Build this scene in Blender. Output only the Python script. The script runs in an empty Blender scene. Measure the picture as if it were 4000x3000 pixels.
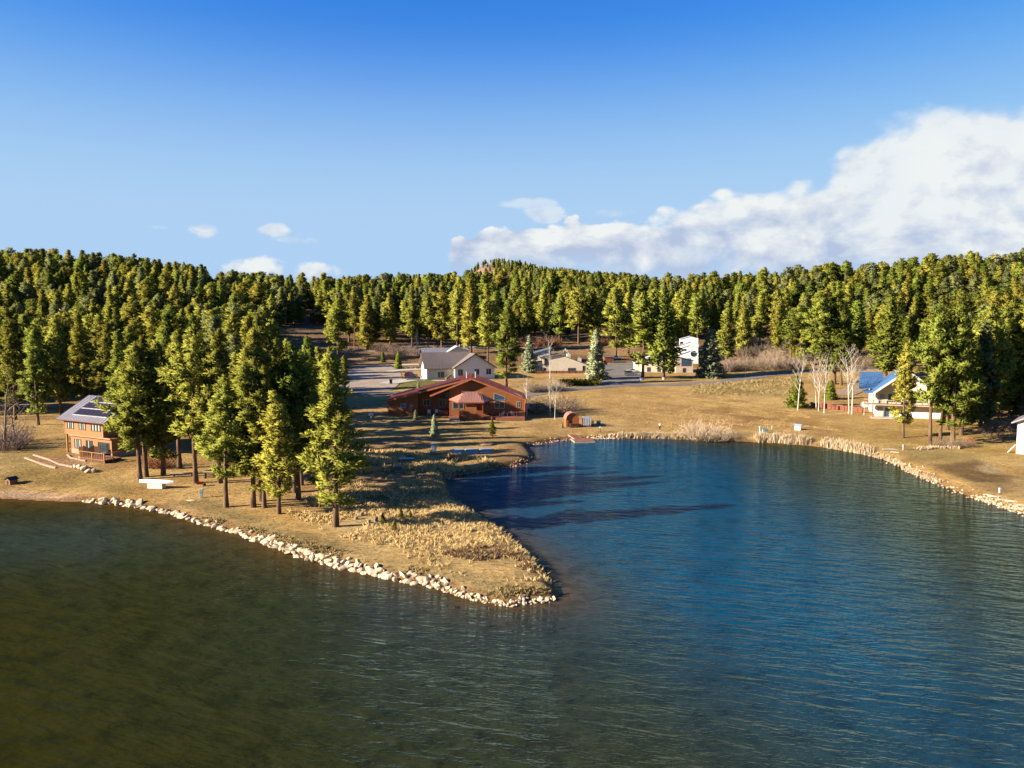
import bpy, bmesh, math, random
import numpy as np
from mathutils import Vector, Matrix
R = math.radians
random.seed(7); rng = np.random.default_rng(7)
sc = bpy.context.scene
C = sc.collection

# ------------------------------------------------------------------ camera
CAM_Z, PITCH, FPX = 25.6, math.atan(255.0 / 3000.0), 3000.0     # photo frame 4000 x 3000, focal length in its pixels
cam_d = bpy.data.cameras.new('camera'); cam = bpy.data.objects.new('camera', cam_d); C.objects.link(cam)
cam.location = (0, 0, CAM_Z); cam.rotation_euler = (math.pi / 2 - PITCH, 0, 0)
cam_d.sensor_width = 36.0; cam_d.lens = 27.0; cam_d.clip_start = 0.5; cam_d.clip_end = 20000
sc.camera = cam
SUN_EL, SUN_H = R(22.0), (0.957, 0.29)          # light travels right and a little away
EXPOSURE = 1.95
sc.view_settings.view_transform = 'Standard'; sc.view_settings.look = 'None'
sc.view_settings.exposure = EXPOSURE; sc.view_settings.gamma = 1.0; sc.view_settings.use_curve_mapping = False
sc.cycles.use_denoising = True; sc.cycles.max_bounces = 6; sc.cycles.diffuse_bounces = 3; sc.cycles.transparent_max_bounces = 8
sc.cycles.caustics_reflective = False; sc.cycles.caustics_refractive = False

def ray(px, py):
    f = Vector((0, math.cos(PITCH), -math.sin(PITCH))); u = Vector((0, math.sin(PITCH), math.cos(PITCH)))
    return f + Vector(((px - 2000.0) / FPX, 0, 0)) - u * ((py - 1500.0) / FPX)
def proj(x, y, z):
    dz = z - CAM_Z
    d = y * math.cos(PITCH) - dz * math.sin(PITCH); v = y * math.sin(PITCH) + dz * math.cos(PITCH)
    return 2000 + FPX * x / d, 1500 - FPX * v / d
def azel(px, py):
    d = ray(px, py).normalized()
    return math.atan2(d.x, d.y), math.asin(d.z)

# ------------------------------------------------------------------ sun
sun_d = bpy.data.lights.new('sun', 'SUN'); sun = bpy.data.objects.new('sun', sun_d); C.objects.link(sun)
sun_d.energy = 5.0; sun_d.angle = R(0.53); sun_d.color = (1.0, 0.86, 0.66)
ldir = Vector((SUN_H[0] * math.cos(SUN_EL), SUN_H[1] * math.cos(SUN_EL), -math.sin(SUN_EL)))
sun.rotation_euler = ldir.to_track_quat('-Z', 'Y').to_euler()

# ------------------------------------------------------------------ world: sky and clouds
world = bpy.data.worlds.new('World'); sc.world = world; world.use_nodes = True
class NT:
    """small helper to write node trees"""
    def __init__(s, tree): s.t = tree; tree.nodes.clear()
    def n(s, kind, **kw):
        nd = s.t.nodes.new(kind)
        for k, v in kw.items():
            if k.startswith('i_'):
                k = k[2:]; k = int(k) if k.isdigit() else k.replace('_', ' ')
                if isinstance(v, bpy.types.NodeSocket): s.t.links.new(v, nd.inputs[k])
                else: nd.inputs[k].default_value = v
            else: setattr(nd, k, v)
        return nd
    def m(s, op, a, b=0.0, c=0.0, clamp=False):
        nd = s.t.nodes.new('ShaderNodeMath'); nd.operation = op; nd.use_clamp = clamp
        for i, v in enumerate((a, b, c)):
            if isinstance(v, bpy.types.NodeSocket): s.t.links.new(v, nd.inputs[i])
            else: nd.inputs[i].default_value = v
        return nd.outputs[0]
    def mix(s, f, a, b, blend='MIX'):
        nd = s.t.nodes.new('ShaderNodeMix'); nd.data_type = 'RGBA'; nd.blend_type = blend
        for i, v in ((0, f), (6, a), (7, b)):
            if isinstance(v, bpy.types.NodeSocket): s.t.links.new(v, nd.inputs[i])
            else: nd.inputs[i].default_value = v if i == 0 else (*v[:3], 1)
        return nd.outputs[2]
    def smooth(s, x, lo, hi):
        nd = s.t.nodes.new('ShaderNodeMapRange'); nd.interpolation_type = 'SMOOTHSTEP'
        for i, v in enumerate((x, lo, hi)):
            if isinstance(v, bpy.types.NodeSocket): s.t.links.new(v, nd.inputs[i])
            else: nd.inputs[i].default_value = v
        return nd.outputs[0]
    def noise(s, vec, scale, detail=4.0, rough=0.5, dist=0.0, out=0):
        nd = s.t.nodes.new('ShaderNodeTexNoise')
        if vec is not None: s.t.links.new(vec, nd.inputs['Vector'])
        nd.inputs['Scale'].default_value = scale; nd.inputs['Detail'].default_value = detail
        nd.inputs['Roughness'].default_value = rough; nd.inputs['Distortion'].default_value = dist
        return nd.outputs[out]
    def link(s, a, b): s.t.links.new(a, b)

def build_world():
    w = NT(world.node_tree)
    sky = w.n('ShaderNodeTexSky', sky_type='NISHITA', sun_disc=False, sun_elevation=SUN_EL,
              sun_rotation=math.atan2(-SUN_H[0], -SUN_H[1]), altitude=2200, air_density=1.0, dust_density=0.15, ozone_density=2.2)
    hs = w.n('ShaderNodeHueSaturation', i_Saturation=1.25, i_Color=sky.outputs[0])
    pre = w.n('ShaderNodeVectorMath', operation='SCALE', i_0=hs.outputs[0]); pre.inputs['Scale'].default_value = 0.1
    cv = w.n('ShaderNodeRGBCurve', i_Color=pre.outputs[0])          # the photograph's tone curve for clear sky
    for ch, pts in enumerate(SKY_CURVE):
        c = cv.mapping.curves[ch]; c.points[1].location = pts[-1]
        for q in pts[:-1]: c.points.new(*q)
        for q in c.points: q.handle_type = 'AUTO_CLAMPED'
    cv.mapping.update()
    tint_n = w.n('ShaderNodeVectorMath', operation='SCALE', i_0=cv.outputs[0]); tint_n.inputs['Scale'].default_value = 10.0
    tc = w.n('ShaderNodeTexCoord'); d = tc.outputs['Generated']
    sp = w.n('ShaderNodeSeparateXYZ', i_0=d)
    az = w.m('ARCTAN2', sp.outputs[0], sp.outputs[1]); el = w.m('ARCSINE', sp.outputs[2])
    # the air pales towards the horizon, all the way round
    tint = w.mix(w.smooth(el, 0.375, 0.10), tint_n.outputs[0], (2.0, 2.98, 4.2))
    # flattened lookup so that the clouds are wider than high
    mp = w.n('ShaderNodeMapping', i_Vector=d, i_Scale=(1, 1, 1.7))
    def billow(vec, sc):
        n = w.noise(vec, sc, 8.0, 0.58, 0.25); return n
    n1 = billow(mp.outputs[0], 9.0); n2 = w.noise(mp.outputs[0], 30.0, 6.0, 0.62)
    vor = w.n('ShaderNodeTexVoronoi', feature='SMOOTH_F1', i_Scale=26.0, i_Smoothness=0.35)
    wv = w.n('ShaderNodeVectorMath', operation='ADD', i_0=mp.outputs[0]); wn = w.n('ShaderNodeTexNoise', i_Vector=mp.outputs[0], i_Scale=14.0, i_Detail=3.0)
    ws = w.n('ShaderNodeVectorMath', operation='SCALE', i_0=wn.outputs[1]); ws.inputs['Scale'].default_value = 0.06; w.link(ws.outputs[0], wv.inputs[1]); w.link(wv.outputs[0], vor.inputs['Vector'])
    puffy = w.m('SUBTRACT', 0.45, vor.outputs['Distance'])
    off = w.n('ShaderNodeVectorMath', operation='ADD', i_0=mp.outputs[0], i_1=(-0.02, 0.0, 0.022))
    n1b = billow(off.outputs[0], 9.0)
    n1s = w.m('SUBTRACT', n1, 0.5); n2s = w.m('SUBTRACT', n2, 0.5)
    A0, A1, EM = -0.6, 1.6, 0.5
    def curve(pts):
        fc = w.n('ShaderNodeFloatCurve'); cv = fc.mapping.curves[0]; fc.mapping.use_clip = False
        p = []
        for px, py in pts:
            a, e = azel(px, py); p.append(((a - A0) / (A1 - A0), e / EM))
        p += [(0.72, p[-1][1] * 0.95), (0.86, p[-1][1] * 0.6), (1.0, 0.0)]
        p = [(0.0, 0.0), (p[0][0] - 0.01, 0.0)] + p
        cv.points[0].location = p[0]; cv.points[1].location = p[-1]
        for q in p[1:-1]: cv.points.new(*q)
        for q in cv.points: q.handle_type = 'VECTOR'
        fc.mapping.update()
        w.link(w.m('DIVIDE', w.m('SUBTRACT', az, A0), A1 - A0, clamp=True), fc.inputs['Value'])
        return w.m('MULTIPLY', fc.outputs[0], EM)
    top = curve([(1745, 985), (1790, 930), (1880, 895), (2080, 858), (2180, 872), (2330, 895), (2430, 850), (2700, 815), (2860, 757), (2990, 765), (3070, 745),
                 (3210, 700), (3290, 600), (3420, 500), (3480, 440), (3640, 395), (3840, 362), (3960, 380), (4150, 350), (4700, 420), (5600, 600)])
    lo = curve([(1745, 992), (1900, 1000), (2200, 985), (2500, 1000), (2700, 1010), (3100, 1030), (3700, 1010), (4000, 1000), (4700, 1030)])
    t = w.m('ADD', w.m('ADD', w.m('SUBTRACT', top, el), w.m('MULTIPLY', n1s, 0.07)), w.m('ADD', w.m('MULTIPLY', n2s, 0.016), w.m('MULTIPLY', puffy, 0.032)))
    soft = w.smooth(az, 0.05, 0.62)
    dens = w.smooth(t, w.m('MULTIPLY', soft, -0.012), w.m('ADD', 0.005, w.m('MULTIPLY', soft, 0.022)))
    dens = w.m('MULTIPLY', dens, w.m('ADD', 0.93, w.m('MULTIPLY', n1s, 0.5), clamp=True))
    base = w.m('ADD', w.m('SUBTRACT', el, lo), w.m('ADD', w.m('MULTIPLY', n1s, 0.09), w.m('MULTIPLY', n2s, 0.012)))
    bfade = w.smooth(base, -0.03, 0.012)
    dens = w.m('MULTIPLY', dens, w.m('ADD', w.m('MULTIPLY', bfade, 0.75), 0.25))
    dens = w.m('MULTIPLY', dens, w.smooth(az, -0.085, -0.075))
    # small separate clouds
    def puff(px, py, wx, hy, k, nz=0.9):
        a, e = azel(px, py); ex, ey = wx / FPX, hy / FPX
        dx = w.m('DIVIDE', w.m('SUBTRACT', az, a), ex); dy = w.m('DIVIDE', w.m('SUBTRACT', el, e), ey)
        r = w.m('ADD', w.m('MULTIPLY', dx, dx), w.m('MULTIPLY', dy, dy))
        v = w.m('ADD', w.m('SUBTRACT', 1.0, r), w.m('ADD', w.m('MULTIPLY', n2s, 3.6 * nz), w.m('MULTIPLY', n1s, 3.4 * nz)))
        return w.m('MULTIPLY', w.smooth(v, 0.0, 0.9), k)
    for a in ((790, 903, 55, 28, 0.8), (1085, 900, 70, 26, 0.75), (1165, 938, 95, 18, 0.35), (2060, 795, 120, 22, 0.45), (2120, 835, 90, 35, 0.55),
              (1010, 1045, 150, 45, 0.95), (1210, 1062, 120, 40, 0.9), (2420, 830, 90, 20, 0.35), (2700, 1035, 420, 45, 0.8), (620, 888, 30, 8, 0.2)):
        dens = w.m('MAXIMUM', dens, puff(*a))
    relief = w.m('MULTIPLY', w.m('SUBTRACT', n1, n1b), 5.0)
    shade = w.m('SUBTRACT', w.m('SUBTRACT', w.smooth(base, 0.085, -0.03), relief), w.m('MULTIPLY', puffy, 0.9))
    shade = w.m('ADD', w.m('MULTIPLY', shade, 0.75), w.m('MULTIPLY', n2s, 0.5), clamp=True)
    ccol = w.mix(shade, CLOUD_LIT, CLOUD_DARK)
    dens = w.m('MULTIPLY', dens, w.smooth(el, 0.0, 0.02))
    bg = w.n('ShaderNodeBackground', i_Strength=SKY_K)
    sc1 = w.n('ShaderNodeVectorMath', operation='SCALE', i_0=ccol); sc1.inputs['Scale'].default_value = 1.0 / SKY_K
    w.link(w.mix(dens, tint, sc1.outputs[0]), bg.inputs[0])
    out = w.n('ShaderNodeOutputWorld'); w.link(bg.outputs[0], out.inputs[0])
SKY_K = 0.055
SKY_CURVE = (((.0435, .024), (.08, .048), (.22, .15), (1, .3)),
             ((.1375, .118), (.2, .165), (.4, .28), (1, .42)),
             ((.32, .37), (.43, .40), (.6, .43), (1, .5)))
CLOUD_LIT, CLOUD_DARK = (0.224, 0.233, 0.233), (0.122, 0.142, 0.19)
build_world()

# ------------------------------------------------------------------ terrain
SHORE_PX = [(0,1948),(150,1957),(250,1959),(330,1958),(433,1968),(536,1981),(601,1995),(672,2007),(764,2038),(851,2063),(932,2085),(1003,2112),(1068,2137),(1122,2157),
 (1187,2179),(1263,2200),(1300,2208),(1380,2228),(1456,2247),(1536,2260),(1612,2275),(1680,2288),(1726,2304),(1806,2334),(1891,2351),(1992,2367),(2038,2358),(2123,2352),
 (2169,2343),(2184,2329),(2169,2291),(2148,2265),(2114,2219),(2064,2168),(2017,2118),(1950,2071),(1891,2033),(1853,1997),(1806,1972),(1772,1954),(1754,1930),(1749,1907),
 (1741,1881),(1745,1862),(1806,1852),(1891,1842),(1975,1826),(2055,1810),(2087,1790),(2076,1767),(2059,1750),(2075,1738),(2144,1727),(2199,1720),(2240,1716),(2303,1713),
 (2365,1713),(2448,1713),(2592,1714),(2701,1718),(2737,1721),(2846,1722),(2953,1728),(3062,1734),(3163,1741),(3242,1750),(3315,1764),(3387,1777),(3441,1790),(3471,1797),
 (3506,1818),(3553,1840),(3604,1863),(3648,1882),(3696,1901),(3743,1920),(3794,1942),(3838,1954),(3885,1969),(3933,1984),(4000,2005)]
def on_plane(px, py, z=0.0):
    d = ray(px, py); t = (z - CAM_Z) / d.z
    return (d.x * t, d.y * t)
LAKE = [on_plane(*p) for p in SHORE_PX]
LAKE = [(-230, -160), (-240, 40), (-190, 104), (-120, 112)] + LAKE + [(85, 92), (120, 72), (150, 20), (155, -160)]
LK = np.array(LAKE)
def sdist(P, poly=LK):
    """signed distance to a closed polygon: negative inside"""
    P = np.atleast_2d(P); out = np.full(len(P), 1e9); inside = np.zeros(len(P), bool)
    A = poly; B = np.roll(poly, -1, 0)
    for a, b in zip(A, B):
        d = b - a; L = max(d @ d, 1e-9)
        t = np.clip(((P - a) @ d) / L, 0, 1)
        q = P - a - t[:, None] * d
        out = np.minimum(out, (q * q).sum(1))
        c = (a[1] > P[:, 1]) != (b[1] > P[:, 1])
        with np.errstate(divide='ignore', invalid='ignore'):
            xi = (b[0] - a[0]) * (P[:, 1] - a[1]) / (b[1] - a[1] if b[1] != a[1] else 1e-9) + a[0]
        inside ^= c & (P[:, 0] < xi)
    out = np.sqrt(out)
    return np.where(inside, -out, out)
def sstep(x, a, b):
    t = np.clip((x - a) / (b - a), 0, 1); return t * t * (3 - 2 * t)
def wob(x, y, s, k=0.0):
    return (np.sin(x / s + 1.3 * np.sin(y / s * 0.7 + k)) + np.sin(y / s * 1.1 + 1.7 * np.sin(x / s * 0.6 + 2 + k)) + np.sin((x + y) / s * 0.57 + k)) / 3
BY = np.array([(-400, 1), (110, 1.1), (150, 1.5), (190, 2.2), (230, 3.6), (260, 4.6), (280, 5.0), (300, 6.0), (330, 8.5), (360, 13), (400, 21), (450, 32), (500, 44), (540, 50), (620, 52), (800, 38), (1100, 42), (2500, 50), (9000, 50)], float)
BU = np.array([(-3, 1.0), (-.75, .98), (-.6, .92), (-.45, .86), (-.33, .77), (-.2, .74), (0, .72), (.15, .68), (.3, .67), (.42, .74), (.55, .88), (.67, .97), (.8, 1.02), (3, 1.02)])
def height(P):
    P = np.atleast_2d(np.asarray(P, float)); x, y = P[:, 0], P[:, 1]
    sd = sdist(P); u = x / np.maximum(y, 60.0)
    sh = (30 * sstep(u, .22, .42) + 14 * sstep(-u, .3, .5)) * sstep(y, 210, 300)
    b = np.interp(y + sh, BY[:, 0], BY[:, 1]); mu = np.interp(u, BU[:, 0], BU[:, 1])
    b = np.where(b > 5, 5 + (b - 5) * mu, b)
    b += 6 * wob(x, y, 55.) * sstep(y, 330, 480) + 1.2 * wob(x, y, 23., 4) * sstep(y, 280, 360)
    # far wooded hill and its ridge
    b += 96 * np.exp(-(np.abs(x + 34) / np.where(x < -34, 76., 88.)) ** 2.6 - ((y - 1500) / 260.) ** 2) + 76 * np.exp(-((y - 1500) / 240.) ** 2) * sstep(x, -20, 110) * sstep(-x, -860, -60)
    beach = sstep(-x, 60, 68) * sstep(-y, -124, -112)
    bank = 1.05 - 0.75 * beach
    bank = bank * (1 - np.exp(-np.maximum(sd, 0) / np.where(beach > .5, 3.5, 1.1)))
    land = bank + (b - 1.05) * sstep(sd, 0, 45) + 0.07 * wob(x, y, 1.9) * sstep(sd, 0, 4) + 0.12 * wob(x, y, 7., 1) * sstep(sd, 1, 8)
    lake = np.maximum(-3.0, sd * 0.42) - 0.03
    return np.where(sd > 0, land, lake)
def hz(x, y): return float(height([(x, y)])[0])
_T = np.concatenate([np.arange(50, 320, 0.8), np.arange(320, 700, 2.0), np.arange(700, 2500, 15.0)])
def G(px, py):
    """the ground point seen at a photo pixel"""
    d = ray(px, py); k = _T / d.y
    X = d.x * k; Z = CAM_Z + d.z * k
    h = np.maximum(height(np.stack([X, _T], 1)), 0.0); below = np.nonzero(Z < h)[0]
    i = below[0] if len(below) else len(_T) - 1
    if i == 0: t = _T[0]
    else:
        f0, f1 = Z[i - 1] - h[i - 1], Z[i] - h[i]; t = _T[i - 1] + (_T[i] - _T[i - 1]) * f0 / max(f0 - f1, 1e-6)
    x = d.x * t / d.y
    return Vector((x, t, max(hz(x, t), 0.0)))
def mpp(p): return (p.y * math.cos(PITCH) - (p.z - CAM_Z) * math.sin(PITCH)) / FPX   # metres per photo pixel there

# ------------------------------------------------------------------ materials
MATS = {}
def mat(name, col, rough=0.7, col2=None, scale=1.0, bump=0.0, bscale=None, metallic=0.0, spec=0.3, rnd=0.0, stretch=(1, 1, 1), detail=5.0, contrast=(0.35, 0.65), coat=0.0):
    if name in MATS: return MATS[name]
    col = tuple(v * .68 for v in col); col2 = tuple(v * .68 for v in col2) if col2 else None
    m = bpy.data.materials.new(name); m.use_nodes = True; w = NT(m.node_tree)
    tc = w.n('ShaderNodeTexCoord'); mp = w.n('ShaderNodeMapping', i_Vector=tc.outputs['Object'], i_Scale=stretch)
    n = w.noise(mp.outputs[0], scale, detail, 0.6)
    c = w.mix(w.smooth(n, *contrast), col, col2 if col2 else tuple(v * 0.72 for v in col))
    if rnd:
        oi = w.n('ShaderNodeObjectInfo')
        hs = w.n('ShaderNodeHueSaturation', i_Color=c); w.link(w.m('ADD', 1 - rnd, w.m('MULTIPLY', oi.outputs['Random'], 2 * rnd)), hs.inputs['Value']); c = hs.outputs[0]
    b = w.n('ShaderNodeBsdfPrincipled', i_Roughness=rough, i_Metallic=metallic); b.inputs['Specular IOR Level'].default_value = spec
    b.inputs['Coat Weight'].default_value = coat
    w.link(c, b.inputs['Base Color'])
    if bump:
        bp = w.n('ShaderNodeBump', i_Strength=bump, i_Distance=0.1); w.link(w.noise(mp.outputs[0], bscale or scale * 4, 5.0, 0.6), bp.inputs['Height']); w.link(bp.outputs[0], b.inputs['Normal'])
    o = w.n('ShaderNodeOutputMaterial'); w.link(b.outputs[0], o.inputs[0])
    MATS[name] = m; return m

def mesh_from(name, V, F):
    me = bpy.data.meshes.new(name); V = np.asarray(V, np.float32); 
    if isinstance(F, np.ndarray):
        k = F.shape[1]; nF = len(F)
        me.vertices.add(len(V)); me.vertices.foreach_set('co', V.ravel())
        me.loops.add(nF * k); me.loops.foreach_set('vertex_index', F.astype(np.int32).ravel())
        me.polygons.add(nF); me.polygons.foreach_set('loop_start', np.arange(0, nF * k, k, dtype=np.int32))
        me.update(calc_edges=True)
    else:
        me.from_pydata([tuple(map(float, v)) for v in V], [], F); me.update()
    return me
def link(name, me, m=None, parent=None, smooth=False, **props):
    o = bpy.data.objects.new(name, me); C.objects.link(o)
    if m is not None and me is not None and not me.materials: me.materials.append(m)
    if parent: o.parent = parent
    if smooth: me.polygons.foreach_set('use_smooth', [True] * len(me.polygons))
    for k, v in props.items(): o[k] = v
    return o
def empty(name, loc, rz=0.0, **props):
    o = bpy.data.objects.new(name, None); C.objects.link(o); o.location = loc; o.rotation_euler = (0, 0, rz); o.empty_display_size = 0.5
    for k, v in props.items(): o[k] = v
    return o

# ------------------------------------------------------------------ ground sheet
def grow(a, step, end, f):
    out = [a]
    while abs(out[-1]) < abs(end): step *= f; out.append(out[-1] + step)
    return out[1:]
gx = np.arange(-112, 112.1, 0.7); gx = np.concatenate([np.array(grow(-112, -0.7, -6000, 1.16))[::-1], gx, grow(112, 0.7, 6000, 1.16)])
gy = np.concatenate([np.arange(-400, 40, 20), np.arange(40, 62, 2), np.arange(62, 205, 0.62), np.arange(205, 335, 1.4), np.arange(335, 640, 4.0), grow(636, 4, 9000, 1.07)])
GX, GY = np.meshgrid(gx, gy); PP = np.stack([GX.ravel(), GY.ravel()], 1)
GZ = height(PP); SD = sdist(PP)
ii = np.arange(GX.size).reshape(GX.shape)
quads = np.stack([ii[:-1, :-1], ii[:-1, 1:], ii[1:, 1:], ii[1:, :-1]], -1).reshape(-1, 4)
ground_me = mesh_from('ground', np.column_stack([PP, GZ]), quads)
GZ2 = GZ.reshape(GX.shape)
def hgrid(P):
    """height of the built ground sheet (bilinear)"""
    P = np.atleast_2d(np.asarray(P, float)); i = np.clip(np.searchsorted(gx, P[:, 0]) - 1, 0, len(gx) - 2); j = np.clip(np.searchsorted(gy, P[:, 1]) - 1, 0, len(gy) - 2)
    u = np.clip((P[:, 0] - gx[i]) / (gx[i + 1] - gx[i]), 0, 1); v = np.clip((P[:, 1] - gy[j]) / (gy[j + 1] - gy[j]), 0, 1)
    return (GZ2[j, i] * (1 - u) + GZ2[j, i + 1] * u) * (1 - v) + (GZ2[j + 1, i] * (1 - u) + GZ2[j + 1, i + 1] * u) * v
height_exact = height; height = hgrid
# what grows or lies where: colour of the ground cover itself
def poly_px(pts): return np.array([tuple(G(*p)[:2]) for p in pts])
def zone(pts, soft=2.0, wv=1.5):
    sd = sdist(PP + np.stack([wob(PP[:, 0], PP[:, 1], 3.1), wob(PP[:, 1], PP[:, 0], 2.7, 3)], 1) * wv, poly_px(pts))
    return sstep(-sd, -soft, soft)
col = np.tile(np.array([0.40, 0.262, 0.098]), (len(PP), 1))                 # dry tan grass
def paint(mask, c): 
    global col
    col = col * (1 - mask[:, None]) + np.array(c) * mask[:, None]
paint(sstep(wob(PP[:, 0], PP[:, 1], 9., 2) + .6 * wob(PP[:, 0], PP[:, 1], 3.7), -.1, .7) * .55, (0.45, 0.315, 0.135))
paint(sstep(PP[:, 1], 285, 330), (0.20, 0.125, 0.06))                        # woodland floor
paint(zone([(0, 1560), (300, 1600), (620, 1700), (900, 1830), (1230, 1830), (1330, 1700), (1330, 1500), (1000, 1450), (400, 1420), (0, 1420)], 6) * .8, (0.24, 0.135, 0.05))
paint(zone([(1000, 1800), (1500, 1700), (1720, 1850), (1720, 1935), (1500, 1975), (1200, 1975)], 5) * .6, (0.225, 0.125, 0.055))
paint(zone([(0, 1740), (180, 1810), (420, 1880), (520, 1905), (480, 1925), (250, 1900), (0, 1880)], 2.5) * .55, (0.2, 0.16, 0.04))     # mossy lawn, left
paint(zone([(0, 1690), (130, 1720), (250, 1770), (180, 1800), (0, 1750)], 3) * .5, (0.22, 0.175, 0.05))
paint(zone([(0, 1915), (200, 1925), (330, 1945), (320, 1962), (0, 1952)], 1.0, .6) * .95, (0.40, 0.27, 0.17))                         # sand beach
paint(zone([(480, 1950), (800, 1965), (1200, 2090), (1700, 2220), (2080, 2300), (2180, 2330), (1990, 2365), (1600, 2272), (1100, 2145), (700, 2010)], 1.5) * .85, (0.215, 0.165, 0.075))   # weedy bank
paint(zone([(1250, 2060), (1800, 1960), (1950, 2080), (2080, 2200), (1900, 2230), (1500, 2170)], 3) * .8, (0.50, 0.37, 0.17))
paint(zone([(2300, 1570), (2420, 1565), (2900, 1600), (3300, 1680), (3300, 1700), (2800, 1660), (2500, 1605)], 4) * .75, (0.30, 0.175, 0.07))     # worn track in the meadow
paint(zone([(2700, 1500), (3080, 1470), (3090, 1560), (2700, 1530)], 5) * .6, (0.255, 0.2, 0.08))
paint(zone([(3400, 1650), (4000, 1700), (4000, 1800), (3560, 1800), (3300, 1700)], 5) * .5, (0.36, 0.265, 0.085))
paint(zone([(3640, 1815), (3820, 1795), (3850, 1810), (3790, 1830), (3860, 1850), (3960, 1860), (3960, 1890), (3800, 1885), (3650, 1835)], 1.2, .8) * .85, (0.13, 0.085, 0.035))      # bare wet soil
paint(zone([(3800, 1820), (3860, 1812), (3925, 1848), (3860, 1850)], 1.0, .6) * .8, (0.36, 0.29, 0.17))
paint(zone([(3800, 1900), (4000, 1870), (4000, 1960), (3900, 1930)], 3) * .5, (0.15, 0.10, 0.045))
paint(zone([(3540, 1740), (3900, 1780), (3760, 1800), (3560, 1800)], 3) * .6, (0.225, 0.18, 0.075))
paint(zone([(1530, 1490), (1680, 1480), (1760, 1487), (1700, 1520), (1540, 1515)], 1.5, .6) * .9, (0.13, 0.135, 0.03))                     # watered lawn by the white house
paint(zone([(2350, 1480), (2680, 1468), (2860, 1465), (2900, 1475), (2400, 1497)], 2, .6) * .6, (0.27, 0.2, 0.06))
paint(zone([(1060, 1352), (1700, 1345), (2300, 1325), (2500, 1340), (2480, 1395), (2200, 1380), (1700, 1380), (1560, 1415), (1060, 1425)], 3, 1) * .7, (0.32, 0.205, 0.10))
paint(zone([(1930, 1760), (2060, 1740), (2080, 1790), (1990, 1822), (1930, 1812)], 1) * .5, (0.20, 0.11, 0.06))
rim = sstep(SD, -0.5, .3) * sstep(-SD, -1.3, -.5); paint(rim * .75, (0.17, 0.085, 0.04))    # wet red-brown earth at the waterline
paint(zone([(97, 1790), (262, 1770), (340, 1800), (330, 1830), (218, 1830)], 1.0, .5) * .85, (0.30, 0.18, 0.095))
paint(sstep(-SD, 0, .6), (0.16, 0.10, 0.04)); paint(sstep(-SD, 2.5, 6), (0.08, 0.07, 0.02))
hill = np.exp(-((PP[:, 0] + 60) / 70.) ** 2 - ((PP[:, 1] - 1400) / 120.) ** 2)
paint(hill * .9, (0.36, 0.23, 0.17))
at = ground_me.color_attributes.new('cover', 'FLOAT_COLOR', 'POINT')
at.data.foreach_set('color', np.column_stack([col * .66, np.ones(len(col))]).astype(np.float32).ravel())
def ground_mat():
    m = bpy.data.materials.new('ground_cover'); m.use_nodes = True; w = NT(m.node_tree)
    a = w.n('ShaderNodeVertexColor', layer_name='cover'); g = w.n('ShaderNodeNewGeometry')
    mp = w.n('ShaderNodeMapping', i_Vector=g.outputs['Position'], i_Scale=(0.6, 1.0, 1.0), i_Rotation=(0, 0, 0.4))
    n1 = w.noise(mp.outputs[0], 0.55, 8, 0.68); n2 = w.noise(mp.outputs[0], 2.6, 6, 0.7); n3 = w.noise(g.outputs['Position'], 0.08, 4, 0.6)
    c = w.mix(w.smooth(n1, .42, .66), a.outputs[0], w.mix(1.0, a.outputs[0], (1.35, 1.3, 1.22), 'MULTIPLY'))
    c = w.mix(w.smooth(n2, .48, .66), c, w.mix(1.0, c, (0.42, 0.38, 0.32), 'MULTIPLY'))
    c = w.mix(w.m('MULTIPLY', w.smooth(n3, .42, .66), .8), c, w.mix(1.0, c, (0.68, 0.62, 0.52), 'MULTIPLY'))
    b = w.n('ShaderNodeBsdfPrincipled', i_Roughness=0.95); b.inputs['Specular IOR Level'].default_value = 0.1; w.link(c, b.inputs['Base Color'])
    bp = w.n('ShaderNodeBump', i_Strength=0.9, i_Distance=0.25); w.link(w.m('ADD', n2, w.m('MULTIPLY', n1, 1.4)), bp.inputs['Height']); w.link(bp.outputs[0], b.inputs['Normal'])
    o = w.n('ShaderNodeOutputMaterial'); w.link(b.outputs[0], o.inputs[0]); return m
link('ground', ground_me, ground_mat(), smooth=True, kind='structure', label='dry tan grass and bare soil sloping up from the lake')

# ------------------------------------------------------------------ water
wx = np.concatenate([np.arange(-260, -100, 8), np.arange(-100, 100, 1.2), np.arange(100, 181, 8)]); wy = np.concatenate([np.arange(-170, 40, 8), np.arange(40, 182, 1.2)])
WX, WY = np.meshgrid(wx, wy); WP = np.stack([WX.ravel(), WY.ravel()], 1)
ii = np.arange(WX.size).reshape(WX.shape); wq = np.stack([ii[:-1, :-1], ii[:-1, 1:], ii[1:, 1:], ii[1:, :-1]], -1).reshape(-1, 4)
water_me = mesh_from('lake_water', np.column_stack([WP, np.zeros(len(WP))]), wq)
wsd = -sdist(WP)
bayc = np.array(G(2350, 1950)[:2]); dd = np.hypot((WP[:, 0] - bayc[0]) / 26., (WP[:, 1] - bayc[1]) / 42.)
deep = np.exp(-(dd / 1.1) ** 2) * .95 + .75 * sstep(WP[:, 0] + .25 * (WP[:, 1] - 60), 2, 30) * sstep(-WP[:, 0], -52, -22)  # deeper water's blue, plus sky and tree reflections put into the colour
deep = np.clip(deep * (1 + .25 * wob(WP[:, 0], WP[:, 1], 9.)), 0, 1)
shal = np.exp(-np.maximum(wsd, 0) / 3.2)
teal, olive, brown = np.array([0.0012, 0.037, 0.080]), np.array([0.0172, 0.0172, 0.0003]), np.array([0.075, 0.038, 0.008])
wc = olive * (1 - deep[:, None]) + teal * deep[:, None]
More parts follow.
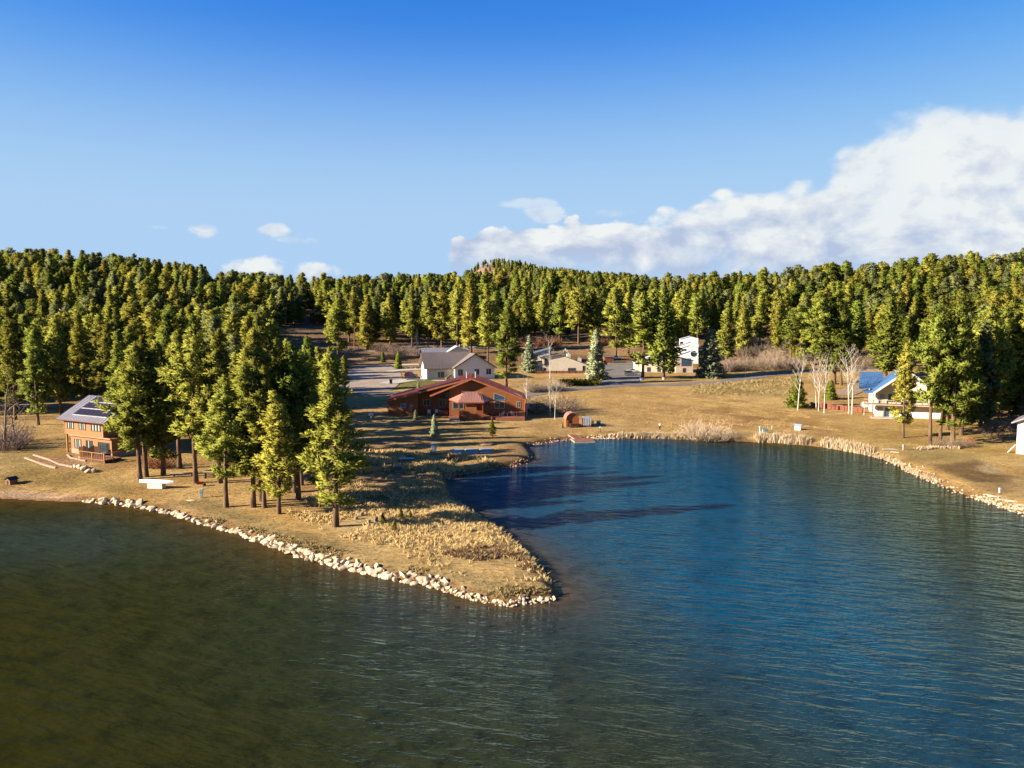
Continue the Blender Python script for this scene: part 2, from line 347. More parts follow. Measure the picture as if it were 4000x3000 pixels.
navy = np.exp(-(np.hypot((WP[:, 0] + 55) / 30., (WP[:, 1] - 88) / 12.)) ** 2); wc = wc * (1 - .5 * navy[:, None]) + np.array([0.02, 0.035, 0.035]) * .5 * navy[:, None]
wc = wc * (1 - .75 * shal[:, None]) + brown * .75 * shal[:, None]
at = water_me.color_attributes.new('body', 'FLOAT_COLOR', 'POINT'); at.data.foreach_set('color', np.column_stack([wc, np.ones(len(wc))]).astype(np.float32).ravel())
def water_mat():
    m = bpy.data.materials.new('lake_water'); m.use_nodes = True; w = NT(m.node_tree)
    a = w.n('ShaderNodeVertexColor', layer_name='body'); g = w.n('ShaderNodeNewGeometry')
    weed = w.noise(g.outputs['Position'], 0.35, 6, 0.7)
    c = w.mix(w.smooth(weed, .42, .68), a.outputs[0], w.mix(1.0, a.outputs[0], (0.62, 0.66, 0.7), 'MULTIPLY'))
    # ripples: short crests running left-right, stretched along the crest, rougher in patches where the wind touches
    def stretched(rot, scl):
        r = w.n('ShaderNodeMapping', i_Vector=g.outputs['Position'], i_Rotation=(0, 0, R(rot))); return w.n('ShaderNodeMapping', i_Vector=r.outputs[0], i_Scale=scl).outputs[0]
    wave = w.m('ADD', w.noise(stretched(17, (0.42, 1.35, 1)), 0.8, 2.5, 0.5, 0.3), w.m('MULTIPLY', w.noise(stretched(6, (0.45, 1.3, 1)), 2.6, 3, 0.6), 0.3))
    wave = w.m('ADD', wave, w.m('MULTIPLY', w.noise(stretched(24, (0.5, 1.3, 1)), 0.3, 2, 0.5), 0.8))
    patch = w.smooth(w.noise(g.outputs['Position'], 0.035, 3, 0.5), .3, .65)
    sx = w.n('ShaderNodeSeparateXYZ', i_0=g.outputs['Position'])
    windy = w.m('ADD', 0.35, w.m('MULTIPLY', w.smooth(sx.outputs[0], -38.0, 14.0), .65))
    bp = w.n('ShaderNodeBump', i_Distance=0.62); w.link(wave, bp.inputs['Height'])
    w.link(w.m('MULTIPLY', windy, w.m('ADD', .55, w.m('MULTIPLY', patch, .45))), bp.inputs['Strength'])
    d = w.n('ShaderNodeBsdfDiffuse', i_Color=c); w.link(bp.outputs[0], d.inputs['Normal'])
    gl = w.n('ShaderNodeBsdfGlossy', i_Roughness=0.04, i_Color=(0.42, 0.78, 1.0, 1)); w.link(bp.outputs[0], gl.inputs['Normal'])
    fr = w.n('ShaderNodeFresnel', i_IOR=1.333); w.link(bp.outputs[0], fr.inputs['Normal'])
    mx = w.n('ShaderNodeMixShader'); w.link(w.m('MULTIPLY', w.m('MAXIMUM', w.m('SUBTRACT', fr.outputs[0], 0.035), 0.003), w.m('MULTIPLY', w.m('SUBTRACT', windy, 0.2), WATER_GLOSS)), mx.inputs[0]); w.link(d.outputs[0], mx.inputs[1]); w.link(gl.outputs[0], mx.inputs[2])
    o = w.n('ShaderNodeOutputMaterial'); w.link(mx.outputs[0], o.inputs[0]); return m
WATER_GLOSS = 0.8
link('lake_water', water_me, water_mat(), kind='structure', label='rippled lake water, blue in the bay and olive near shore')

# ------------------------------------------------------------------ trees: mesh makers
def needle_mat(name, c1, c2, trans=0.25):
    m = bpy.data.materials.new(name); m.use_nodes = True; w = NT(m.node_tree)
    oi = w.n('ShaderNodeObjectInfo'); tc = w.n('ShaderNodeTexCoord')
    c1, c2 = tuple(v * .9 for v in c1), tuple(v * .9 for v in c2)
    n = w.noise(tc.outputs['Object'], 0.9, 4, 0.6)
    c = w.mix(w.smooth(n, .35, .65), c1, c2)
    hs = w.n('ShaderNodeHueSaturation', i_Color=c)
    w.link(w.m('ADD', .493, w.m('MULTIPLY', oi.outputs['Random'], .022)), hs.inputs['Hue']); w.link(w.m('ADD', .72, w.m('MULTIPLY', w.m('FRACT', w.m('MULTIPLY', oi.outputs['Random'], 7.31)), .62)), hs.inputs['Value'])
    d = w.n('ShaderNodeBsdfDiffuse', i_Color=hs.outputs[0]); t = w.n('ShaderNodeBsdfTranslucent', i_Color=hs.outputs[0])
    mx = w.n('ShaderNodeMixShader', i_0=trans); w.link(d.outputs[0], mx.inputs[1]); w.link(t.outputs[0], mx.inputs[2])
    o = w.n('ShaderNodeOutputMaterial'); w.link(mx.outputs[0], o.inputs[0]); return m
PINE = needle_mat('pine_needles', (0.255, 0.248, 0.045), (0.165, 0.172, 0.03))
PINE_YEL = needle_mat('pine_needles_yellowed', (0.285, 0.252, 0.045), (0.20, 0.185, 0.032))
PINE_GRN = needle_mat('pine_needles_green', (0.20, 0.225, 0.04), (0.125, 0.15, 0.025))
PINE_GREY = needle_mat('pine_needles_grey_green', (0.19, 0.20, 0.075), (0.12, 0.135, 0.05))
SPRUCE = needle_mat('spruce_needles', (0.30, 0.32, 0.19), (0.18, 0.21, 0.12), .2)
BARK = mat('pine_bark', (0.20, 0.12, 0.065), 0.9, (0.085, 0.05, 0.03), 3.0, 0.8, 9.0, stretch=(1, 1, .25))
BARK_PALE = mat('aspen_bark', (0.62, 0.56, 0.46), 0.75, (0.40, 0.35, 0.27), 2.2, 0.3, 8.0, contrast=(.45, .8))
TWIG = mat('grey_twigs', (0.30, 0.225, 0.15), 0.9, (0.17, 0.12, 0.08), 3.0)

def tube(V, F, pts, rad, n=5):
    """append a tapered tube along pts"""
    pts = np.asarray(pts, float); k0 = len(V); up = np.array([0, 0, 1.0])
    for i, p in enumerate(pts):
        t = pts[min(i + 1, len(pts) - 1)] - pts[max(i - 1, 0)]; t /= max(np.linalg.norm(t), 1e-6)
        a = np.cross(t, up if abs(t[2]) < .9 else np.array([1.0, 0, 0])); a /= np.linalg.norm(a); b = np.cross(t, a)
        for j in range(n):
            th = 2 * math.pi * j / n; V.append(p + rad[i] * (math.cos(th) * a + math.sin(th) * b))
    for i in range(len(pts) - 1):
        for j in range(n):
            F.append((k0 + i * n + j, k0 + i * n + (j + 1) % n, k0 + (i + 1) * n + (j + 1) % n, k0 + (i + 1) * n + j))
    F.append(tuple(k0 + (len(pts) - 1) * n + j for j in range(n)))
def tufts(cen, out, size, n, rg, flat=0.0, up=.45, wd=(.17, .3)):
    """n kite-shaped needle sprays round each clump centre"""
    N = len(cen); c = np.repeat(cen, n, 0); o = np.repeat(out, n, 0); s = np.repeat(size, n)
    d = rg.normal(size=(N * n, 3)); d[:, 2] *= (1 - flat); d = d * .75 + o * .55; d[:, 2] += up
    d /= np.linalg.norm(d, axis=1)[:, None]
    r = rg.normal(size=(N * n, 3)); side = np.cross(d, r); side /= np.linalg.norm(side, axis=1)[:, None]
    L = s * rg.uniform(.7, 1.25, N * n); w = s * rg.uniform(wd[0], wd[1], N * n)
    st = c + d * (L * .08)[:, None] + rg.normal(size=(N * n, 3)) * (s * .22)[:, None]
    V = np.stack([st, st + d * (L * .6)[:, None] + side * w[:, None], st + d * L[:, None], st + d * (L * .6)[:, None] - side * w[:, None]], 1).reshape(-1, 3)
    Fq = np.arange(len(V)).reshape(-1, 4)
    # soft, outward-facing shading normals for the sprays; wind every kite the same way
    ctr = np.stack([V.reshape(-1, 4, 3).mean(1)], 0)[0]
    nrm = (ctr - c) / (s * .6)[:, None] * .8 + o * .7 + np.array([0, 0, .35]); nrm /= np.linalg.norm(nrm, axis=1)[:, None]
    gn = np.cross(V[1::4] - V[0::4], V[3::4] - V[0::4]); flip = (gn * nrm).sum(1) < 0
    Fq[flip] = Fq[flip][:, ::-1]
    return V, Fq, np.repeat(nrm, 4, 0)
def pine_mesh(seed, h=18., base=.3, rad=3.0, whorl=.6, per=5, n=11, tsz=.62, form='pine', sway=.35, ex=.62, skip=.28, wd=(.17, .3)):
    rg = np.random.default_rng(seed); V, F = [], []
    k = 9; zt = np.linspace(-.4, h * .985, k); ph = rg.uniform(0, 6)
    ax = lambda z: np.array([sway * math.sin(z / h * 3.1 + ph) * z / h, sway * math.cos(z / h * 2.3 + ph) * z / h, z])
    r0 = h * .0115 + .05
    tube(V, F, [ax(z) for z in zt], [r0 * (1.25 if i == 0 else 1) * (1 - .93 * i / (k - 1)) + .015 for i in range(k)], 7)
    cen, out, siz = [], [], []
    z0 = h * base; z = z0
    lob = rg.uniform(0, 6.28, 3)
    while z < h * .97:
        t = (z - z0) / (h - z0)
        if form == 'spruce': r = rad * (1 - t) ** .85 + .15
        else: r = rad * ((1 - t) ** ex) * (.5 + .5 * min(1, t / .22)) * (1 - .12 * math.sin(t * 9 + lob[0])) + .12
        a0 = rg.uniform(0, 6.28)
        m = per if t < .85 else max(3, per - 1)
        for b in range(m):
            if form == 'pine' and rg.random() < (skip if t < .4 else skip * .45): continue
            az = a0 + 6.283 * b / m + rg.normal() * .25
            L = r * rg.uniform(.62, 1.16) * (1 + .14 * math.sin(az * 2 + lob[1]) + .1 * math.sin(az * 3 + z + lob[2]))
            u = np.array([math.cos(az), math.sin(az), 0]); p0 = ax(z)
            if form == 'spruce': dz = lambda s: L * (-.32 * s + .2 * s * s)
            else: dz = lambda s, q=rg.uniform(-.25, .3) * (1 - t) + .35 * t: L * (q * s + .22 * s * s)
            path = [p0 + u * L * s + np.array([0, 0, dz(s)]) for s in (0, .35, .7, .96)]
            br = max(.02, .035 * L * .55); tube(V, F, path, [br, br * .7, br * .45, .012], 3)
            nc = max(2, int(L / (.42 if form == 'pine' else .36)))
            side = np.array([-u[1], u[0], 0])
            for i in range(nc):
                s = (.28 if form == 'spruce' else .4) + (.72 if form == 'spruce' else .6) * (i + rg.random()) / nc
                lat = rg.normal() * .24 * L * s * (1.0 if s < .85 else .5)
                c = p0 + u * L * s + side * lat + np.array([0, 0, dz(s) + rg.normal() * .13])
                cen.append(c); o = u * .8 + side * np.sign(lat) * .3; out.append(o); siz.append(tsz * rg.uniform(.75, 1.2) * (1 if t < .8 else .8))
        z += whorl * rg.uniform(.75, 1.3) * (1 - .35 * t)
    for i in range(5): cen.append(ax(h * (.955 + .01 * i))); out.append(np.array([0, 0, 1.0])); siz.append(tsz * .6)
    cv, cf, cn = tufts(np.array(cen), np.array(out), np.array(siz), n, rg, .55 if form == 'spruce' else .2, .1 if form == 'spruce' else .45, wd)
    tm = mesh_from('trunk', V, F); tm.materials.append(BARK); tm.polygons.foreach_set('use_smooth', [True] * len(tm.polygons))
    cm = mesh_from('crown', cv, cf); cm.polygons.foreach_set('use_smooth', [True] * len(cm.polygons)); cm.normals_split_custom_set_from_vertices(cn.tolist())
    return tm, cm
def bare_mesh(seed, h=10., spread=.5, levels=4, r0=.13, m=None, nb=7, first=.3, lean=0., tip=.006):
    rg = np.random.default_rng(seed); V, F = [], []
    def grow_b(p, d, L, r, lv):
        pts, rr = [p], [r]; q = p.copy(); dd = d.copy(); k = 5 if lv == 0 else 4
        for i in range(k):
            dd = dd + rg.normal(size=3) * (.045 if lv == 0 else .14); dd[2] += .05 * lv; dd /= np.linalg.norm(dd); q = q + dd * L / k; pts.append(q.copy()); rr.append(max(r * (1 - .8 * (i + 1) / k), tip))
        tube(V, F, pts, rr, 6 if lv == 0 else (4 if lv == 1 else 3))
        if lv >= levels - 1: return
        nch = nb + 4 if lv == 0 else max(3, nb - 2 * lv)
        for c in range(nch):
            s = first + (1 - first) * (c + rg.random()) / nch if lv == 0 else rg.uniform(.25, 1)
            f = s * k; i = min(int(f), k - 1); pp = pts[i] + (pts[i + 1] - pts[i]) * (f - i)
            az = rg.uniform(0, 6.28); o = np.array([math.cos(az), math.sin(az), 0])
            nd = d * (1 - spread) + o * spread * 1.1; nd[2] += .15; nd /= np.linalg.norm(nd)
            grow_b(pp, nd, L * rg.uniform(.3, .5) * (1.1 - .55 * s if lv == 0 else .9), max(rr[i] * .55, tip), lv + 1)
    grow_b(np.array([0, 0, -.2]), np.array([lean, 0, 1.0]), h, r0, 0)
    me = mesh_from('bare_branches', V, F); me.materials.append(m or BARK_PALE); return me

NEAR = [pine_mesh(10 + i, 18., b, r, .62, 5, 32, .55, ex=e, skip=k, wd=(.1, .17)) for i, (b, r, e, k) in enumerate([(.24, 3.2, .68, .42), (.16, 2.8, .8, .4), (.32, 3.1, .58, .48), (.26, 2.6, .72, .42), (.14, 3.0, .85, .4), (.22, 2.3, .65, .4)])]
FAR = [pine_mesh(40 + i, 18., b, r, .85, 5, 15, .85, ex=e, skip=k, wd=(.13, .22)) for i, (b, r, e, k) in enumerate([(.18, 3.1, .7, .4), (.1, 2.8, .95, .3), (.28, 3.4, .55, .45), (.08, 2.6, 1.05, .3), (.2, 2.3, .68, .4), (.38, 3.0, .48, .5), (.14, 3.4, .8, .42)])]
SPR = [pine_mesh(80 + i, 14., .05, 3.3, .62, 6, 11, .62, 'spruce', .1) for i in range(3)]
def variant(cm, m):
    c = cm.copy(); c.materials.clear(); c.materials.append(m); return c
def set_mats(lst, mats):
    """per mesh, one crown per needle colour (shared by all trees of that colour)"""
    return [(t, [variant(c, m) for m in mats]) for t, c in lst]
NEAR = set_mats(NEAR, [PINE, PINE_GRN, PINE_YEL]); FAR = set_mats(FAR, [PINE, PINE_GRN, PINE_YEL, PINE_GREY]); SPR = set_mats(SPR, [SPRUCE, PINE_GRN])
NTREE = [0]
def plant(pool, i, p, h, label, group=None, cat='tree', name='pine_tree', tint=0, wide=1.0, rz=None, href=18.):
    tm, cms = pool[i % len(pool)]
    s = h / href; o = empty(name, (p.x, p.y, p.z - .05), random.uniform(0, 6.28) if rz is None else rz, label=label, category=cat)
    o.scale = (s * wide, s * wide, s)
    if group: o['group'] = group
    link('trunk', tm, None, o); link('crown', cms[tint % len(cms)], None, o)
    NTREE[0] += 1
    return o
def plant_px(pool, i, bx, by, top, label, **kw):
    p = G(bx, by); h = (by - top) * mpp(p) * 1.015
    return plant(pool, i, p, h, label, **kw)

# --- pines of the point, left to right (base pixel, top pixel in the photo)
POINT = 'tall pines on the grassy point'
for i, (bx, by, tp, wd, tint, lab) in enumerate([
    (548, 1873, 1350, 1.08, 0, 'pine right of the solar house, its crown hanging over the deck'),
    (571, 1862, 1325, 1.1, 0, 'straight pine behind the white canoe, second from the solar house'),
    (638, 1857, 1345, 1.1, 0, 'pine behind the right end of the white canoe'),
    (702, 1830, 1300, 1.1, 0, 'pine with a leaning dark trunk behind the log bench'),
    (765, 1887, 1282, 1.0, 0, 'pine just behind the red wheelbarrow'),
    (859, 1887, 1300, 1.0, 0, 'pine with a leaning trunk at the right end of the plank bench'),
    (884, 1981, 1474, 1.15, 0, 'pine with a curved bare trunk, nearest the pale utility post'),
    (989, 1981, 1424, 1.2, 0, 'pine with a thick trunk right of the curved trunk'),
    (1033, 1983, 1440, 1.0, 2, 'pine standing close right of the thick trunk, nearest the rocks'),
    (1022, 1958, 1300, .9, 0, 'slim tall pine close behind two thicker trunks on the point'),
    (1051, 1927, 1290, 1.0, 0, 'pine set back behind the slim young pine'),
    (1089, 2007, 1532, 1.15, 2, 'slim young yellowish pine standing forward on the point'),
    (1167, 1951, 1369, 1.05, 1, 'tall pine with a long bare trunk, middle of the point'),
    (1152, 1924, 1400, 1.0, 1, 'pine left behind the long bare trunk'),
    (1179, 1895, 1380, .9, 1, 'pine right behind the long bare trunk'),
    (1250, 1981, 1640, .8, 0, 'short leaning pine left of the biggest foreground pine'),
    (1311, 2057, 1387, 1.15, 0, 'biggest foreground pine with thick trunk and dead white lower limbs'),
    ]):
    plant_px(NEAR, i * 5 + (2 if i == 16 else 0), bx, by, tp, lab, group=POINT, tint=tint, wide=wd * 1.08)
# --- pines standing deeper in the same grove
for i, (bx, by, h) in enumerate(((1255, 1640, 17), (1225, 1700, 18), (1190, 1760, 18), (1285, 1600, 16), (1150, 1680, 19), (1115, 1740, 18), (1080, 1640, 19), (1040, 1720, 19), (985, 1660, 19), (1130, 1590, 18), (1210, 1570, 18), (930, 1740, 18), (1010, 1800, 18), (1100, 1820, 17), (860, 1690, 19), (800, 1750, 18), (1290, 1660, 15))):
    plant(NEAR, i * 3 + 1, G(bx, by), h, 'pine standing deep in the grove behind the point', group='pines deep in the grove', tint=(0, 1, 0)[i % 3], wide=1.15)
# --- pines behind the solar house and on the slope foot behind the other houses
for i, (bx, by, tp, lab) in enumerate(((60, 1640, 1215, 'pine with a bare trunk left of the solar house, near the left edge'), (150, 1660, 1290, 'pine left of the solar house roof'), (238, 1622, 1240, 'pine just behind the left corner of the solar house roof'), (330, 1600, 1230, 'pine behind the middle of the solar house roof'),
        (430, 1650, 1270, 'pine rising behind the right end of the solar house roof'), (485, 1700, 1300, 'pine between the solar house and the grove'), (1385, 1352, 1160, 'pine at the left end of the gravel road bank'), (1525, 1348, 1150, 'pine above the small green spruce'), (2055, 1342, 1140, 'pine above the grey green spruce'), (2185, 1338, 1150, 'pine above the aspen of the left condominium'),
        (2320, 1342, 1135, 'pine above the tip of the blue spruce by the side street'), (2455, 1385, 1150, 'pine right of the head of the side street'), (2560, 1370, 1130, 'pine behind the pinkish condominium'), (2725, 1392, 1150, 'pine behind the large blue spruce'), (2900, 1385, 1175, 'pine among the scrub, left part'), (3035, 1395, 1190, 'pine among the scrub, right part'))):
    plant_px(NEAR if i < 6 else FAR, i * 3 + 1, bx, by, tp, lab, group='pines close behind the houses', tint=(0, 1, 0, 2)[i % 4], wide=1.05)
# --- pines among the houses
for i, (bx, by, tp, wd, tint, lab) in enumerate([
    (1322, 1409, 1165, 1.35, 0, 'spreading pine with a red trunk left of the gravel turnaround'),
    (1436, 1368, 1160, 1.35, 2, 'broad yellowish pine beyond the gravel turnaround'),
    (1268, 1560, 1373, 1.0, 0, 'pine whose top shows left above the foreground pine'),
    (1345, 1545, 1390, 1.0, 0, 'pine partly hidden right behind the biggest foreground pine'),
    (1610, 1352, 1139, 1.1, 0, 'pine behind the white-trunked bare tree at the white house'),
    (1672, 1360, 1150, .9, 0, 'slender pine above the left ridge of the white house'),
    (1725, 1362, 1120, 1.1, 2, 'yellowish pine above the white house roof'),
    (1785, 1368, 1135, .9, 0, 'pine above the vent pipes of the far grey roof'),
    (1840, 1380, 1100, 1.15, 2, 'tall pine right of the white house gable'),
    (1905, 1420, 1170, 1.0, 0, 'grey green pine touching the left side of the big green pine'),
    (1977, 1512, 1178, 1.25, 1, 'big dense green pine between the red lodge and the tan condominium'),
    (2120, 1330, 1130, 1.2, 0, 'pine in the dark wood behind the left condominium'),
    (2260, 1345, 1130, 1.35, 0, 'broad pine behind the left condominium chimney'),
    (2405, 1395, 1130, 1.2, 0, 'pine with a bare trunk at the head of the side street'),
    (2510, 1478, 1150, 1.2, 1, 'dark trunked green pine left in front of the right condominium'),
    (2592, 1478, 1140, 1.2, 1, 'red trunked green pine right in front of the right condominium'),
    (2660, 1380, 1130, 1.1, 0, 'pine behind the stepped white condominium'),
    (2838, 1412, 1180, 1.2, 0, 'pine on the shrubby slope right of the large blue spruce'),
    (2968, 1360, 1150, 1.1, 0, 'pine standing in the shrubs on the slope'),
    (3090, 1428, 1240, 1.5, 1, 'low branching pine at the top of the bare slope'),
    (3200, 1500, 1150, 1.3, 1, 'pine behind the group of white aspens, left one'),
    (3225, 1492, 1170, 1.2, 1, 'dark trunked pine behind the middle aspens'),
    (3258, 1500, 1140, 1.3, 1, 'tall pine with pale trunk behind the middle aspens'),
    (3285, 1505, 1200, 1.1, 1, 'pine with red trunk behind the middle aspens'),
    (3460, 1470, 1160, 1.3, 1, 'pine beside the upper road left of the blue roof'),
    (3527, 1710, 1335, .95, 2, 'young bright pine standing alone in front of the blue-roofed house'),
    (3632, 1737, 1210, .88, 1, 'tall foreground pine covering the right end of the blue-roofed house'),
    (3672, 1722, 1230, .85, 1, 'pine close right behind the tall foreground pine'),
    (3722, 1735, 1190, 1.1, 1, 'tallest pine right of the blue-roofed house, by the dead brush'),
    (3755, 1700, 1280, 1.1, 1, 'pine behind the dead brush heap'),
    (3850, 1655, 1200, 1.2, 0, 'dark trunked pine in the shaded grove, left one'),
    (3905, 1640, 1210, 1.1, 1, 'pale trunked pine in the shaded grove, middle one'),
    (3945, 1630, 1190, 1.1, 0, 'slim pine in the shaded grove, right one'),
    (3990, 1640, 1180, 1.2, 0, 'pine at the right edge behind the white wall'),
    ]):
    plant_px(NEAR if by > 1480 else FAR, i, bx, by, tp, lab, tint=tint, wide=wd, group='pines among the houses')
# --- spruces and small conifers
for i, (bx, by, tp, wd, tint, lab) in enumerate([
    (2328, 1482, 1288, 1.0, 0, 'blue spruce beside the side street, in front of the left condominium'),
    (2772, 1476, 1285, 1.2, 0, 'large blue spruce right of the right condominium'),
    (2068, 1455, 1312, .9, 0, 'grey green spruce at the left end of the left condominium'),
    (1556, 1440, 1372, 1.0, 1, 'small spruce among landscaping stones by the drive'),
    (1497, 1415, 1372, 1.1, 1, 'small green spruce beyond the turnaround'),
    (1635, 1520, 1488, .9, 0, 'tiny pale blue spruce on the lawn behind the lodge'),
    (1697, 1703, 1618, .9, 0, 'small blue spruce standing in the shaded yard'),
    (1624, 1640, 1600, 1.1, 0, 'low spruce in the shade against the lodge left wing'),
    (3112, 1592, 1466, 1.35, 1, 'dark green conifer around the left aspen'),
    (3245, 1560, 1485, 1.4, 1, 'dark green conifer behind the log wall'),
    (2197, 1672, 1648, .9, 0, 'tiny spruce beside the red shed'),
    ]):
    plant_px(SPR, i, bx, by, tp, lab, tint=tint, wide=wd, name='spruce_tree', href=14., group='spruces near the houses')
plant_px(NEAR, 4, 1925, 1712, 1640, 'small dark pine alone on the lodge lawn', tint=1, wide=1.7)
for i, (bx, by, tp, lab) in enumerate([(1497, 2048, 2004, 'bright young pine left of two beside the stump seats'), (1538, 2078, 2032, 'bright young pine nearest the rocks'), (1566, 2030, 1988, 'young pine behind the two bright ones'), (1603, 2030, 1996, 'rightmost young pine on the point')]):
    plant_px(NEAR, 4, bx, by, tp, lab, tint=2 if i < 2 else 1, wide=2.2, name='young_pine', group='young pines on the point')

# --- the wooded hillside: 300 nearest as trees, the rest one mass
NOTREE = []      # polygons (world) kept clear
for pts in ([(1060, 1300), (1270, 1270), (1300, 1390), (1700, 1420), (2050, 1520), (2900, 1520), (3120, 1480), (3400, 1470), (3700, 1440), (3700, 1660), (3300, 1760), (2200, 1720), (1500, 1800), (1230, 1900), (1330, 1560), (1060, 1440)],
            [(190, 1600), (560, 1570), (720, 1900), (0, 1950), (0, 1690)], [(2740, 1330), (3070, 1310), (3090, 1460), (2700, 1460)], [(1195, 1232), (1250, 1232), (1260, 1300), (1180, 1300)]):
    NOTREE.append(poly_px(pts))
BOUND = np.array([(-600, 1640), (0, 1640), (180, 1600), (420, 1600), (560, 1650), (800, 1700), (1000, 1620), (1080, 1450), (1240, 1300), (1300, 1345), (1900, 1345), (2450, 1335), (2740, 1330), (3060, 1330), (3110, 1430), (3480, 1430), (3560, 1600), (3700, 1690), (4000, 1650), (4600, 1700)])
cand = []
step = 6.6
for yy in np.arange(130, 640, step):
    xm = yy * .80
    for xx in np.arange(-xm, xm, step): cand.append((xx, yy))
cand = np.array(cand) + rng.uniform(-.62, .62, (len(cand), 2)) * step
czz = height(cand); ok = sdist(cand) > 6
pxy = np.array([proj(a, b, c) for (a, b), c in zip(cand, czz)])
ok &= pxy[:, 1] < np.interp(pxy[:, 0], BOUND[:, 0], BOUND[:, 1])
for pl in NOTREE: ok &= sdist(cand, pl) > 0
gap = wob(cand[:, 0], cand[:, 1], 17., 5) + .5 * wob(cand[:, 0], cand[:, 1], 8., 1)
mid = (pxy[:, 0] > 1080) & (pxy[:, 0] < 3100)
ok &= (gap < .3) | (rng.random(len(cand)) < .2)
ok &= rng.random(len(cand)) < .86
ok &= ~mid | (cand[:, 1] > 430) | (rng.random(len(cand)) < np.interp(cand[:, 1], [330, 400, 460], [.22, .6, .95]))
cand, czz, pxy = cand[ok], czz[ok], pxy[ok]
hts = (8.5 + 14.5 * rng.random(len(cand)) ** .75) * np.interp(cand[:, 1], [150, 300, 420], [1.1, 1.05, 1.0])
inview = (pxy[:, 0] > -60) & (pxy[:, 0] < 4060)
order = np.argsort(np.where(inview, cand[:, 1], 1e6)); first = set(order[:215].tolist())
rest = []
for i, (p, z, h) in enumerate(zip(cand, czz, hts)):
    if i in first:
        left, right = pxy[i, 0] < 1250, pxy[i, 0] > 2900
        lab, grp = (('pine in the dense wood on the left slope', 'pines on the left slope') if left else
                    ('pine in the dense wood on the right slope', 'pines on the right slope') if right else ('pine on the slope behind the white houses', 'pines behind the houses'))
        plant(FAR, i, Vector((p[0], p[1], z)), h, lab, group=grp, tint=int(rng.choice((0, 0, 0, 3, 1 if right else 2, 1))), wide=rng.uniform(1.0, 1.55))
    else: rest.append((p[0], p[1], z - .2, h))
nfar = len(rest)
fh = np.column_stack([rng.normal(-30, 120, 420), rng.normal(1430, 110, 420)]); fr = np.column_stack([rng.uniform(0, 760, 2600), rng.uniform(1180, 1560, 2600)]); fl = np.column_stack([rng.uniform(-900, 0, 500), rng.uniform(640, 700, 500)])
fr = fr[:1700]
F2 = np.concatenate([fh, fr]); keep = (np.exp(-((F2[:, 0] + 75) / 45.) ** 2 - ((F2[:, 1] - 1380) / 90.) ** 2) < rng.uniform(.15, 1.1, len(F2))); F2 = F2[keep]
for p, z, h in zip(F2, height(F2), rng.uniform(9, 15, len(F2))): rest.append((p[0], p[1], z - .2, h))
def forest(name, pts, pool, **props):
    """one mass of trees: points carrying size and turn, each showing one tree mesh"""
    P = np.array(pts); me = bpy.data.meshes.new(name)
    me.vertices.add(len(P)); me.vertices.foreach_set('co', P[:, :3].astype(np.float32).ravel())
    a = me.attributes.new('size', 'FLOAT', 'POINT'); a.data.foreach_set('value', (P[:, 3] / 18.).astype(np.float32))
    o = link(name, me, None, **props)
    store = bpy.data.collections.new(name + '_source')
    for t, cs in pool:
        for c in cs:
            j = bpy.data.meshes.new('tree_form'); bm = bmesh.new(); bm.from_mesh(t); nf = len(bm.faces); bm.from_mesh(c); bm.faces.ensure_lookup_table()
            for k, f in enumerate(bm.faces): f.material_index = 0 if k < nf else 1
            bm.to_mesh(j); bm.free(); j.materials.append(BARK); j.materials.append(c.materials[0])
            store.objects.link(bpy.data.objects.new('tree_form', j))
    ng = bpy.data.node_groups.new(name, 'GeometryNodeTree'); ng.interface.new_socket('Geometry', in_out='INPUT', socket_type='NodeSocketGeometry'); ng.interface.new_socket('Geometry', in_out='OUTPUT', socket_type='NodeSocketGeometry')
    nn = ng.nodes.new; gi, go = nn('NodeGroupInput'), nn('NodeGroupOutput'); m2p = nn('GeometryNodeMeshToPoints'); ins = nn('GeometryNodeInstanceOnPoints'); ci = nn('GeometryNodeCollectionInfo')
    ci.inputs['Collection'].default_value = store; ci.inputs['Separate Children'].default_value = True; ci.inputs['Reset Children'].default_value = True
    ins.inputs['Pick Instance'].default_value = True
    na = nn('GeometryNodeInputNamedAttribute'); na.data_type = 'FLOAT'; na.inputs['Name'].default_value = 'size'
    rv = nn('FunctionNodeRandomValue'); rv.data_type = 'FLOAT_VECTOR'; rv.inputs[0].default_value = (0, 0, 0); rv.inputs[1].default_value = (0, 0, 6.28)
    ri = nn('FunctionNodeRandomValue'); ri.data_type = 'INT'; ri.inputs[4].default_value = 0; ri.inputs[5].default_value = len(store.objects) - 1; ri.inputs['Seed'].default_value = 3
    rw = nn('FunctionNodeRandomValue'); rw.data_type = 'FLOAT'; rw.inputs[2].default_value = 1.0; rw.inputs[3].default_value = 1.75; rw.inputs['Seed'].default_value = 9
    mw = nn('ShaderNodeMath'); mw.operation = 'MULTIPLY'; cx = nn('ShaderNodeCombineXYZ')
    L = ng.links.new
    L(gi.outputs[0], m2p.inputs[0]); L(m2p.outputs[0], ins.inputs['Points']); L(ci.outputs[0], ins.inputs['Instance']); L(rv.outputs[0], ins.inputs['Rotation']); L(ri.outputs[2], ins.inputs['Instance Index'])
    L(na.outputs[0], mw.inputs[0]); L(rw.outputs[1], mw.inputs[1]); L(mw.outputs[0], cx.inputs[0]); L(mw.outputs[0], cx.inputs[1]); L(na.outputs[0], cx.inputs[2]); L(cx.outputs[0], ins.inputs['Scale'])
    L(ins.outputs[0], go.inputs[0])
    md = o.modifiers.new('trees', 'NODES'); md.node_group = ng
    return o
forest('distant_forest', rest, FAR, kind='stuff', label='distant pine forest covering the far hillsides', category='forest')
print('TREES', NTREE[0], 'mass', len(rest))

